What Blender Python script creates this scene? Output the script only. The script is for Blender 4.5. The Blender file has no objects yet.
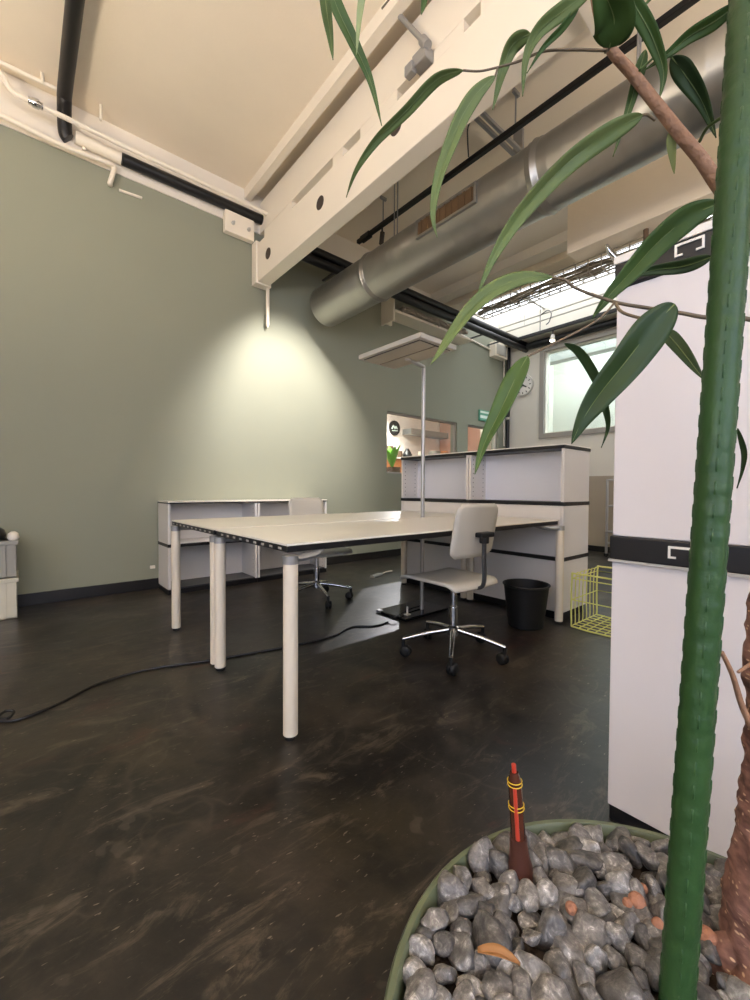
import bpy, bmesh, math, random
from mathutils import Vector, Matrix, Euler, noise
random.seed(11)
SC = bpy.context.scene
COL = SC.collection
PI = math.pi
DATA = {'band': [(2.808, 4.3, 3.777), (4.071, 4.3, 3.779)],
 'bundle': [(3.867, 4.2, 3.385), (4.312, 4.2, 3.467), (4.852, 4.2, 3.481), (5.381, 4.2, 3.509)],
 'cable': [(-0.164, 2.325, 0.006), (-0.072, 2.276, 0.006), (-0.01, 2.244, 0.006), (0.126, 2.299, 0.006), (0.289, 2.413, 0.006), (0.515, 2.433, 0.006), (0.772, 2.353, 0.006), (0.955, 2.311, 0.006), (1.244, 2.251, 0.006),
           (1.52, 2.225, 0.006), (1.749, 2.291, 0.006), (1.886, 2.205, 0.006), (2.016, 2.213, 0.006)],
 'cable2': [(2.054, 2.244, 0.035), (2.072, 2.198, 0.035), (2.271, 2.264, 0.035), (2.424, 2.282, 0.035)],
 'clay': [((0.509, 0.222, 0.448), 0.0072, 'orange clay ball lowest left among the grey pebbles'), ((0.581, 0.173, 0.448), 0.0095, 'large orange clay ball beside the green stake'),
          ((0.571, 0.18, 0.446), 0.006, 'small orange clay ball touching the large one'), ((0.605, 0.174, 0.448), 0.006, 'tan clay ball behind the large orange one'),
          ((0.568, 0.147, 0.448), 0.007, 'orange clay ball half hidden by the green stake'), ((0.593, 0.105, 0.45), 0.01, 'pinkish clay ball between the stake and the trunk')],
 'cond': [(0.73, 4.36, 3.902), (2.22, 4.36, 3.921)],
 'cond_white': [(0.39, 4.37, 3.916), (0.724, 4.37, 3.905)],
 'dark': [(0.317, 4.3, 3.889), (0.365, 4.33, 3.845)],
 'dry': [(0.372, 0.261, 0.459), (0.397, 0.225, 0.457)],
 'hook': [(0.713, 4.409, 3.648), (0.897, 4.409, 3.66)],
 'leaves': [([(0.283, 0.435, 1.583), (0.287, 0.431, 1.538), (0.29, 0.427, 1.505), (0.292, 0.424, 1.475)], 0.0132, 1),
            ([(0.277, 0.413, 1.547), (0.288, 0.41, 1.521), (0.304, 0.402, 1.489), (0.322, 0.391, 1.447), (0.336, 0.385, 1.397)], 0.0153, 1), ([(0.296, 0.37, 1.517), (0.298, 0.38, 1.495), (0.301, 0.39, 1.461)], 0.0079, 2),
            ([(0.34, 0.319, 1.511), (0.339, 0.32, 1.489), (0.336, 0.321, 1.473)], 0.0076, 1),
            ([(0.411, 0.323, 1.464), (0.402, 0.357, 1.472), (0.388, 0.395, 1.452), (0.371, 0.435, 1.43), (0.362, 0.468, 1.405), (0.363, 0.493, 1.381)], 0.0145, 0),
            ([(0.44, 0.298, 1.457), (0.427, 0.313, 1.441), (0.416, 0.326, 1.417), (0.406, 0.338, 1.382), (0.397, 0.349, 1.342), (0.394, 0.354, 1.301), (0.4, 0.352, 1.275)], 0.0184, 0),
            ([(0.48, 0.199, 1.505), (0.469, 0.225, 1.496), (0.458, 0.251, 1.485), (0.457, 0.267, 1.466), (0.465, 0.276, 1.433)], 0.0171, 0),
            ([(0.477, 0.215, 1.497), (0.472, 0.232, 1.482), (0.465, 0.251, 1.47), (0.46, 0.268, 1.451)], 0.008, 1), ([(0.463, 0.266, 1.497), (0.457, 0.285, 1.495), (0.456, 0.298, 1.475), (0.455, 0.311, 1.435)], 0.0182, 0),
            ([(0.512, 0.197, 1.46), (0.498, 0.187, 1.47), (0.474, 0.187, 1.48), (0.444, 0.191, 1.495)], 0.0406, 1),
            ([(0.513, 0.185, 1.519), (0.536, 0.174, 1.494), (0.556, 0.166, 1.472), (0.573, 0.161, 1.445), (0.578, 0.166, 1.421)], 0.016, 1),
            ([(0.601, 0.161, 1.481), (0.63, 0.154, 1.473), (0.662, 0.143, 1.452), (0.692, 0.134, 1.418)], 0.0212, 3),
            ([(0.583, 0.097, 1.475), (0.581, 0.116, 1.471), (0.575, 0.137, 1.468), (0.571, 0.156, 1.461), (0.565, 0.178, 1.455)], 0.0156, 1),
            ([(0.566, 0.178, 1.479), (0.57, 0.187, 1.456), (0.572, 0.197, 1.426), (0.568, 0.212, 1.377)], 0.0133, 1),
            ([(0.551, 0.175, 1.393), (0.527, 0.2, 1.377), (0.492, 0.234, 1.343), (0.455, 0.269, 1.289), (0.433, 0.292, 1.239), (0.42, 0.306, 1.193)], 0.0247, 0),
            ([(0.489, 0.248, 1.216), (0.456, 0.268, 1.211), (0.424, 0.285, 1.194), (0.397, 0.299, 1.167), (0.376, 0.307, 1.138), (0.36, 0.311, 1.115), (0.347, 0.313, 1.099)], 0.0184, 0),
            ([(0.604, 0.113, 1.285), (0.59, 0.138, 1.276), (0.574, 0.164, 1.252), (0.561, 0.187, 1.223), (0.551, 0.208, 1.198), (0.546, 0.225, 1.175)], 0.0297, 1),
            ([(0.661, 0.129, 1.253), (0.659, 0.158, 1.252), (0.648, 0.193, 1.256), (0.632, 0.233, 1.252)], 0.0172, 3),
            ([(0.529, 0.134, 1.158), (0.517, 0.151, 1.135), (0.503, 0.17, 1.102), (0.487, 0.19, 1.068), (0.478, 0.205, 1.039), (0.474, 0.215, 1.013)], 0.0393, 3),
            ([(0.5, 0.237, 1.137), (0.522, 0.228, 1.128), (0.546, 0.217, 1.096), (0.562, 0.213, 1.064), (0.573, 0.214, 1.041), (0.574, 0.222, 1.016)], 0.0112, 3),
            ([(0.428, 0.244, 1.108), (0.413, 0.25, 1.081), (0.395, 0.257, 1.044), (0.379, 0.264, 1.011), (0.366, 0.267, 0.977)], 0.0216, 1), ([(0.591, 0.16, 1.154), (0.583, 0.139, 1.121), (0.576, 0.117, 1.083)], 0.0161, 3),
            ([(0.604, 0.092, 1.03), (0.618, 0.088, 1.005), (0.625, 0.09, 0.985), (0.629, 0.095, 0.964)], 0.0056, 3), ([(0.6, 0.16, 1.394), (0.613, 0.161, 1.375), (0.626, 0.162, 1.356)], 0.0098, 2)],
 'pipe1': [(-0.388, 4.28, 4.133), (-0.074, 4.28, 4.16), (0.248, 4.28, 4.167), (0.352, 4.28, 4.167)],
 'pipe2': [(-0.287, 4.235, 3.959), (-0.129, 4.235, 4.033), (-0.063, 4.235, 4.046), (-0.036, 4.235, 3.99), (0.003, 4.235, 3.948), (0.085, 4.235, 3.945), (0.175, 4.235, 3.945), (0.346, 4.235, 3.942), (0.756, 4.235, 3.936),
           (1.011, 4.235, 3.935), (1.558, 4.235, 3.936), (2.229, 4.235, 3.92)],
 'pipe3': [(-0.399, 4.34, 3.784), (-0.08, 4.34, 3.807), (0.24, 4.34, 3.784), (0.504, 4.34, 3.792), (0.628, 4.34, 3.804), (0.668, 4.36, 3.801), (0.653, 4.36, 3.715), (0.637, 4.36, 3.647), (0.65, 4.425, 3.676)],
 'pole': [(0.5, 0.111, 0.473), (0.567, 0.086, 1.496)],
 'rail': [(4.055, 4.3, 3.483), (5.332, 4.3, 3.446)],
 'rod': [(1.93, 2.185, 4.291), (1.99, 1.876, 3.809)],
 'stems': [([(0.52, 0.22, 1.561), (0.525, 0.215, 1.521), (0.537, 0.206, 1.484), (0.558, 0.188, 1.453), (0.581, 0.169, 1.418), (0.603, 0.151, 1.385), (0.622, 0.135, 1.357), (0.639, 0.121, 1.327), (0.665, 0.099, 1.283),
             (0.693, 0.075, 1.236)],
            0.0048, 0.0085, 'b'),
           ([(0.687, 0.064, 1.15), (0.653, 0.095, 1.164), (0.621, 0.125, 1.166), (0.6, 0.144, 1.171), (0.57, 0.172, 1.178), (0.542, 0.197, 1.185), (0.509, 0.227, 1.201), (0.501, 0.237, 1.212), (0.489, 0.248, 1.216)], 0.0028, 0.0014, 't'),
           ([(0.443, 0.296, 1.468), (0.426, 0.31, 1.463), (0.411, 0.323, 1.464)], 0.0012, 0.0012, 't'),
           ([(0.519, 0.204, 1.467), (0.493, 0.233, 1.473), (0.474, 0.256, 1.476), (0.458, 0.276, 1.47), (0.443, 0.296, 1.468)], 0.0016, 0.0012, 't'), ([(0.443, 0.296, 1.468), (0.44, 0.298, 1.457)], 0.0012, 0.0012, 't'),
           ([(0.428, 0.244, 1.108), (0.466, 0.229, 1.129), (0.514, 0.205, 1.159), (0.543, 0.197, 1.186)], 0.0013, 0.0013, 't'),
           ([(0.543, 0.197, 1.184), (0.53, 0.185, 1.166), (0.526, 0.165, 1.152), (0.522, 0.145, 1.141)], 0.0018, 0.0016, 't'), ([(0.568, 0.167, 1.392), (0.559, 0.172, 1.396), (0.551, 0.175, 1.393)], 0.0016, 0.0016, 't'),
           ([(0.626, 0.137, 1.38), (0.608, 0.126, 1.379), (0.595, 0.111, 1.373)], 0.0018, 0.0018, 'g'), ([(0.555, 0.18, 1.45), (0.582, 0.167, 1.477), (0.601, 0.161, 1.481)], 0.0014, 0.0014, 'g'),
           ([(0.512, 0.197, 1.46), (0.525, 0.206, 1.471)], 0.0018, 0.0018, 't'), ([(0.529, 0.203, 1.479), (0.539, 0.186, 1.5), (0.552, 0.165, 1.52)], 0.0018, 0.0014, 'g'), ([(0.304, 0.349, 1.48), (0.316, 0.339, 1.5)], 0.001, 0.001, 't'),
           ([(0.575, 0.096, 0.787), (0.592, 0.089, 0.759), (0.608, 0.083, 0.723), (0.625, 0.076, 0.694)], 0.0022, 0.0036, 'b'), ([(0.595, 0.085, 0.763), (0.618, 0.078, 0.768)], 0.0015, 0.002, 'b')],
 'strip': [(2.917, 3.465, 0.01), (3.316, 3.575, 0.01)],
 'trunk': [((0.619, 0.045, 0.368), 0.056), ((0.617, 0.048, 0.412), 0.05), ((0.627, 0.048, 0.46), 0.05), ((0.638, 0.047, 0.51), 0.05), ((0.648, 0.046, 0.561), 0.046), ((0.655, 0.048, 0.613), 0.041), ((0.66, 0.046, 0.68), 0.041),
           ((0.66, 0.048, 0.726), 0.04), ((0.661, 0.049, 0.793), 0.042), ((0.674, 0.046, 0.837), 0.04), ((0.69, 0.041, 0.905), 0.038), ((0.711, 0.039, 1.021), 0.034), ((0.708, 0.047, 1.151), 0.03), ((0.7, 0.069, 1.236), 0.02)],
 'whitepipe': [(5.085, 4.402, 3.586), (6.86, 4.402, 3.459), (6.894, 4.402, 3.392), (6.93, 4.402, 1.797)]}

# ------------------------------------------------------------------ materials
def lin(c):
    return tuple((v/255/12.92 if v/255 <= .04045 else ((v/255+.055)/1.055)**2.4) for v in c) + (1,)
def mat(name, rgb, rough=.5, metal=0, vary=0.0, scale=6, bump=0.0, bscale=60, emit=None, estr=0, spec=.5, rvar=0, coat=0):
    m = bpy.data.materials.new(name); m.use_nodes = True
    nt = m.node_tree; b = nt.nodes['Principled BSDF']
    b.inputs['Base Color'].default_value = lin(rgb); b.inputs['Roughness'].default_value = rough
    b.inputs['Metallic'].default_value = metal; b.inputs['Specular IOR Level'].default_value = spec
    if coat: b.inputs['Coat Weight'].default_value = coat
    tc = nt.nodes.new('ShaderNodeTexCoord')
    if vary or rvar:
        n = nt.nodes.new('ShaderNodeTexNoise'); n.inputs['Scale'].default_value = scale; n.inputs['Detail'].default_value = 6
        nt.links.new(tc.outputs['Object'], n.inputs['Vector'])
        if vary:
            r = nt.nodes.new('ShaderNodeMixRGB'); c = lin(rgb)
            r.inputs[1].default_value = tuple(max(0, x*(1-vary)) for x in c[:3])+(1,)
            r.inputs[2].default_value = tuple(min(1, x*(1+vary)) for x in c[:3])+(1,)
            nt.links.new(n.outputs['Fac'], r.inputs[0]); nt.links.new(r.outputs[0], b.inputs['Base Color'])
        if rvar:
            mr = nt.nodes.new('ShaderNodeMapRange'); mr.inputs[3].default_value = rough-rvar; mr.inputs[4].default_value = rough+rvar
            nt.links.new(n.outputs['Fac'], mr.inputs[0]); nt.links.new(mr.outputs[0], b.inputs['Roughness'])
    if bump:
        n2 = nt.nodes.new('ShaderNodeTexNoise'); n2.inputs['Scale'].default_value = bscale; n2.inputs['Detail'].default_value = 4
        nt.links.new(tc.outputs['Object'], n2.inputs['Vector'])
        bp = nt.nodes.new('ShaderNodeBump'); bp.inputs['Strength'].default_value = bump; bp.inputs['Distance'].default_value = .01
        nt.links.new(n2.outputs['Fac'], bp.inputs['Height']); nt.links.new(bp.outputs[0], b.inputs['Normal'])
    if emit:
        b.inputs['Emission Color'].default_value = lin(emit); b.inputs['Emission Strength'].default_value = estr
    return m
def glass_mat(name, tint=(240,246,244), refl=.06):
    m = bpy.data.materials.new(name); m.use_nodes = True; nt = m.node_tree
    for n in list(nt.nodes):
        if n.type != 'OUTPUT_MATERIAL': nt.nodes.remove(n)
    o = [n for n in nt.nodes if n.type == 'OUTPUT_MATERIAL'][0]
    t = nt.nodes.new('ShaderNodeBsdfTransparent'); t.inputs[0].default_value = lin(tint)
    g = nt.nodes.new('ShaderNodeBsdfGlossy'); g.inputs['Roughness'].default_value = .02
    mx = nt.nodes.new('ShaderNodeMixShader'); mx.inputs[0].default_value = refl
    nt.links.new(t.outputs[0], mx.inputs[1]); nt.links.new(g.outputs[0], mx.inputs[2]); nt.links.new(mx.outputs[0], o.inputs[0])
    return m
def floor_mat():
    m = bpy.data.materials.new('sealed_concrete'); m.use_nodes = True; nt = m.node_tree; b = nt.nodes['Principled BSDF']
    tc = nt.nodes.new('ShaderNodeTexCoord')
    def nz(scale, det, dist=0, rough=.6):
        n = nt.nodes.new('ShaderNodeTexNoise'); n.inputs['Scale'].default_value = scale; n.inputs['Detail'].default_value = det
        n.inputs['Distortion'].default_value = dist; n.inputs['Roughness'].default_value = rough
        nt.links.new(tc.outputs['Object'], n.inputs['Vector']); return n
    def ramp(src, stops):
        r = nt.nodes.new('ShaderNodeValToRGB'); e = r.color_ramp.elements
        while len(e) < len(stops): e.new(.5)
        for i, (p, c) in enumerate(stops): e[i].position = p; e[i].color = lin(c)
        nt.links.new(src, r.inputs[0]); return r
    def mix(kind, fac, a, c):
        x = nt.nodes.new('ShaderNodeMixRGB'); x.blend_type = kind
        if isinstance(fac, float): x.inputs[0].default_value = fac
        else: nt.links.new(fac, x.inputs[0])
        nt.links.new(a, x.inputs[1])
        if isinstance(c, tuple): x.inputs[2].default_value = lin(c)
        else: nt.links.new(c, x.inputs[2])
        return x
    mp = nt.nodes.new('ShaderNodeMapping'); mp.inputs['Rotation'].default_value = (0, 0, .55); mp.inputs['Scale'].default_value = (1, 3.4, 1)
    nt.links.new(tc.outputs['Object'], mp.inputs[0])
    def nzs(scale, det, dist=0, rough=.6):
        n = nz(scale, det, dist, rough); nt.links.new(mp.outputs[0], n.inputs['Vector']); return n
    base = ramp(nz(2.2, 10, .8, .68).outputs['Fac'], [(.36, FLOOR[0]), (.5, FLOOR[1]), (.64, FLOOR[2])])
    brown = ramp(nz(.8, 5, 1.0).outputs['Fac'], [(.46, (0,0,0)), (.62, (230,230,230))])
    c1 = mix('MIX', brown.outputs[0], base.outputs[0], FLOOR[3])
    dk = ramp(nz(1.25, 7, 1.4, .65).outputs['Fac'], [(.50, (0,0,0)), (.60, (225,225,225))])
    c1 = mix('MIX', dk.outputs[0], c1.outputs[0], (18,17,16))
    sc = ramp(nzs(3.4, 12, .9, .76).outputs['Fac'], [(.535, (0,0,0)), (.66, (215,215,215))])
    c2 = mix('MIX', sc.outputs[0], c1.outputs[0], FLOOR[4])
    fine = ramp(nzs(14, 8, .4, .7).outputs['Fac'], [(.56, (0,0,0)), (.68, (105,105,105))])
    c2 = mix('MIX', fine.outputs[0], c2.outputs[0], FLOOR[4])
    w = nt.nodes.new('ShaderNodeTexVoronoi'); w.feature = 'DISTANCE_TO_EDGE'; w.inputs['Scale'].default_value = .9
    nd = nz(1.3, 4); ad = nt.nodes.new('ShaderNodeMixRGB'); ad.blend_type = 'ADD'; ad.inputs[0].default_value = .8
    nt.links.new(tc.outputs['Object'], ad.inputs[1]); nt.links.new(nd.outputs['Color'], ad.inputs[2]); nt.links.new(ad.outputs[0], w.inputs['Vector'])
    cr = ramp(w.outputs['Distance'], [(.0, (120,120,120)), (.010, (0,0,0))])
    c3 = mix('MIX', cr.outputs[0], c2.outputs[0], FLOOR[4])
    red = ramp(nzs(1.0, 5, 2.0).outputs['Fac'], [(.63, (0,0,0)), (.68, (150,150,150))])
    c4 = mix('MIX', red.outputs[0], c3.outputs[0], (86,48,40))
    pt = ramp(nz(11, 2, .2).outputs['Fac'], [(.665, (0,0,0)), (.70, (90,90,90))])
    c4 = mix('MIX', pt.outputs[0], c4.outputs[0], FLOOR[5])
    sp = ramp(nzs(30, 2).outputs['Fac'], [(.70, (0,0,0)), (.735, (190,190,190))])
    c5 = mix('MIX', sp.outputs[0], c4.outputs[0], FLOOR[5])
    nt.links.new(c5.outputs[0], b.inputs['Base Color'])
    mr = nt.nodes.new('ShaderNodeMapRange'); mr.inputs[3].default_value = .22; mr.inputs[4].default_value = .52
    nt.links.new(nz(2.5, 6).outputs['Fac'], mr.inputs[0]); nt.links.new(mr.outputs[0], b.inputs['Roughness'])
    bp = nt.nodes.new('ShaderNodeBump'); bp.inputs['Strength'].default_value = .12; bp.inputs['Distance'].default_value = .01
    nt.links.new(nz(14, 6).outputs['Fac'], bp.inputs['Height']); nt.links.new(bp.outputs[0], b.inputs['Normal'])
    return m
FLOOR = [(24,22,20), (40,36,31), (58,51,43), (52,46,34), (96,86,72), (138,128,112)]

def stone_mat(name, cols):
    m = bpy.data.materials.new(name); m.use_nodes = True; nt = m.node_tree; b = nt.nodes['Principled BSDF']
    tc = nt.nodes.new('ShaderNodeTexCoord'); oi = nt.nodes.new('ShaderNodeObjectInfo')
    ad = nt.nodes.new('ShaderNodeVectorMath'); ad.operation = 'ADD'
    sc = nt.nodes.new('ShaderNodeVectorMath'); sc.operation = 'SCALE'; sc.inputs[0].default_value = (7, 13, 29)
    nt.links.new(oi.outputs['Random'], sc.inputs['Scale']); nt.links.new(tc.outputs['Object'], ad.inputs[0]); nt.links.new(sc.outputs[0], ad.inputs[1])
    n = nt.nodes.new('ShaderNodeTexNoise'); n.inputs['Scale'].default_value = 120; n.inputs['Detail'].default_value = 9; n.inputs['Roughness'].default_value = .68; n.inputs['Distortion'].default_value = .5
    nt.links.new(ad.outputs[0], n.inputs['Vector'])
    r = nt.nodes.new('ShaderNodeValToRGB'); e = r.color_ramp.elements
    while len(e) < 4: e.new(.5)
    for i, (p, c) in enumerate(zip((.32, .5, .60, .70), cols)): e[i].position = p; e[i].color = lin(c)
    nt.links.new(n.outputs['Fac'], r.inputs[0])
    hs = nt.nodes.new('ShaderNodeHueSaturation')
    mr = nt.nodes.new('ShaderNodeMapRange'); mr.inputs[3].default_value = .55; mr.inputs[4].default_value = 1.45
    nt.links.new(oi.outputs['Random'], mr.inputs[0]); nt.links.new(mr.outputs[0], hs.inputs['Value']); nt.links.new(r.outputs[0], hs.inputs['Color'])
    nt.links.new(hs.outputs[0], b.inputs['Base Color']); b.inputs['Roughness'].default_value = .46
    bp = nt.nodes.new('ShaderNodeBump'); bp.inputs['Strength'].default_value = .7; bp.inputs['Distance'].default_value = .002
    n2 = nt.nodes.new('ShaderNodeTexNoise'); n2.inputs['Scale'].default_value = 260; n2.inputs['Detail'].default_value = 5; nt.links.new(ad.outputs[0], n2.inputs['Vector'])
    nt.links.new(n2.outputs['Fac'], bp.inputs['Height']); nt.links.new(bp.outputs[0], b.inputs['Normal'])
    return m

def bark_mat():
    m = bpy.data.materials.new('trunk_bark'); m.use_nodes = True; nt = m.node_tree; b = nt.nodes['Principled BSDF']
    tc = nt.nodes.new('ShaderNodeTexCoord'); mp = nt.nodes.new('ShaderNodeMapping'); mp.inputs['Scale'].default_value = (1, 1, 2.4)
    mp.inputs['Rotation'].default_value = (.5, .4, 0)
    nt.links.new(tc.outputs['Object'], mp.inputs[0])
    n = nt.nodes.new('ShaderNodeTexNoise'); n.inputs['Scale'].default_value = 40; n.inputs['Detail'].default_value = 6; nt.links.new(mp.outputs[0], n.inputs['Vector'])
    r = nt.nodes.new('ShaderNodeValToRGB'); e = r.color_ramp.elements
    e[0].position = .35; e[0].color = lin((84,54,46)); e[1].position = .7; e[1].color = lin((158,116,102))
    nt.links.new(n.outputs['Fac'], r.inputs[0])
    v = nt.nodes.new('ShaderNodeTexVoronoi'); v.inputs['Scale'].default_value = 75; v.inputs['Randomness'].default_value = 1; nt.links.new(mp.outputs[0], v.inputs['Vector'])
    r2 = nt.nodes.new('ShaderNodeValToRGB'); f = r2.color_ramp.elements
    f[0].position = .14; f[0].color = (1,1,1,1); f[1].position = .24; f[1].color = (0,0,0,1)
    nt.links.new(v.outputs['Distance'], r2.inputs[0])
    mx = nt.nodes.new('ShaderNodeMixRGB'); nt.links.new(r2.outputs[0], mx.inputs[0]); nt.links.new(r.outputs[0], mx.inputs[1]); mx.inputs[2].default_value = lin((206,172,140))
    nt.links.new(mx.outputs[0], b.inputs['Base Color']); b.inputs['Roughness'].default_value = .7
    bp = nt.nodes.new('ShaderNodeBump'); bp.inputs['Strength'].default_value = .6; bp.inputs['Distance'].default_value = .004
    nt.links.new(n.outputs['Fac'], bp.inputs['Height']); nt.links.new(bp.outputs[0], b.inputs['Normal'])
    return m

M = dict(
 wall=mat('green_wall_paint', (138,140,123), .75, vary=.05, scale=1.2, bump=.05, bscale=120),
 white_wall=mat('white_wall_paint', (226,218,204), .7, vary=.03, scale=2, bump=.05, bscale=90),
 far_wall=mat('grey_wall_paint', (220,214,200), .75, vary=.03, scale=2),
 beige=mat('beige_wall_panel', (168,156,138), .6, vary=.03, scale=2),
 ceil=mat('ceiling_plaster', (236,223,202), .8, vary=.04, scale=3, bump=.12, bscale=45),
 beam=mat('white_beam_paint', (232,222,204), .5, vary=.02, scale=4),
 floor=floor_mat(),
 base=mat('black_skirting', (17,14,13), .4),
 lam=mat('white_laminate', (240,233,220), .28, vary=.02, scale=5),
 cab=mat('white_cabinet_panel', (224,216,212), .32, vary=.02, scale=5),
 panel=mat('white_shelf_panel', (220,215,210), .42, vary=.02, scale=5),
 backp=mat('pale_back_panel', (238,237,242), .45, vary=.02, scale=4),
 black=mat('black_profile', (15,14,16), .42),
 gloss_black=mat('glossy_black_steel', (24,23,24), .12),
 leg=mat('white_leg_enamel', (224,212,192), .35),
 cast=mat('grey_cast_metal', (158,157,155), .36, metal=.5),
 chrome=mat('chrome', (205,205,205), .12, metal=1),
 alum=mat('brushed_aluminium', (176,174,172), .35, metal=.6, rvar=.08, scale=20),
 lampgrey=mat('lamp_grey_paint', (176,172,164), .45),
 lampdark=mat('lamp_diffuser', (166,160,148), .35),
 gap=mat('dark_gap', (58,48,40), .6),
 seat=mat('white_chair_shell', (206,201,190), .4, vary=.02),
 seatpad=mat('grey_chair_shell', (150,147,140), .35, vary=.03),
 darkgrey=mat('dark_grey_plastic', (62,62,64), .45),
 rubber=mat('black_rubber', (8,8,8), .55),
 duct=mat('galvanised_duct', (160,158,152), .36, metal=.9, vary=.14, scale=4, rvar=.08),
 grille=mat('brown_grille', (104,80,54), .5, metal=.3),
 cable=mat('black_cable', (14,13,13), .45),
 mesh=mat('tray_wire', (176,168,154), .45),
 wires=mat('cable_bundle', (150,138,122), .6, vary=.5, scale=25),
 pole=mat('green_plastic_stake', (43,72,36), .42, vary=.22, scale=14, bump=.25, bscale=50, spec=.3),
 poledent=mat('green_stake_dash', (20,66,38), .5),
 leaf0=mat('leaf_olive', (92,106,58), .5, vary=.2, scale=25, spec=.22),
 leaf1=mat('leaf_green', (60,82,36), .5, vary=.22, scale=25, spec=.22),
 leaf2=mat('leaf_pale', (140,150,92), .5, vary=.1, scale=20),
 leaf3=mat('leaf_dark', (44,62,30), .48, vary=.22, scale=25, spec=.25),
 rib=mat('leaf_midrib', (98,112,58), .55),
 twig=mat('petiole_brown', (104,88,66), .6),
 branch=mat('branch_bark', (150,112,84), .7, vary=.2, scale=60, bump=.5, bscale=120),
 bark=bark_mat(),
 pot=mat('olive_green_pot', (94,102,77), .42, vary=.06, scale=10),
 soil=mat('dark_soil', (66,54,44), .9, vary=.3, scale=40, bump=.6, bscale=80),
 stone=stone_mat('grey_pebble', [(66,64,63), (98,95,92), (128,124,119), (196,192,186)]),
 stonel=stone_mat('veined_pebble', [(88,86,84), (124,121,117), (164,160,155), (224,221,216)]),
 clay=mat('clay_ball', (164,114,88), .8, vary=.12, scale=60, bump=.5, bscale=200),
 dryleaf=mat('dried_leaf', (156,110,64), .6, vary=.2, scale=60),
 amber=mat('amber_tube', (74,42,30), .12, vary=.15, scale=40),
 red=mat('red_indicator', (176,58,40), .4),
 maroon=mat('brown_foot', (70,38,28), .4),
 yellow=mat('yellow_print', (226,188,40), .5),
 wireyel=mat('yellow_wire', (218,220,130), .45),
 crate=mat('grey_crate_plastic', (150,148,140), .5),
 clear=mat('milky_box_plastic', (206,200,180), .25, vary=.1, scale=8),
 green_sign=mat('green_sign', (98,164,136), .5),
 sign_white=mat('sign_white', (222,236,226), .5),
 clockface=mat('clock_face', (226,222,212), .5),
 pink=mat('pink_wall_paint', (236,222,214), .7),
 pinkwall=mat('dusky_pink_paint', (196,150,132), .7),
 lightgrey=mat('light_grey_paint', (186,182,172), .5),
 framegrey=mat('window_frame_grey', (158,152,142), .5),
 bright_green=mat('bright_leaf', (112,190,40), .5),
 orange=mat('orange_basket', (204,128,70), .6),
 brownobj=mat('brown_object', (96,72,52), .6),
 glass=glass_mat('window_glass'),
 sky=mat('skylight_glazing', (235,238,240), .5, emit=(238,243,250), estr=2.2),
 daywin=mat('daylight_window', (235,238,240), .5, emit=(214,226,255), estr=3.5),
 added_farlight=mat('added_light_panel', (255,255,255), .5, emit=(232,246,255), estr=9.0),  # glow of the panel added in the room beyond the far window
 bulb=mat('lit_spot_lens', (255,255,255), .5, emit=(255,240,215), estr=12),
 added_uplight_soft=mat('added_uplight_soft_glow', (255,255,255), .5, emit=(255,236,214), estr=75.0),  # weaker glow of the uplighter added for the ceiling past the beam
 added_uplight=mat('added_uplight_glow', (255,255,255), .5, emit=(255,236,210), estr=128.0),  # glow of the unseen uplighters added to warm the ceiling
)

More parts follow.
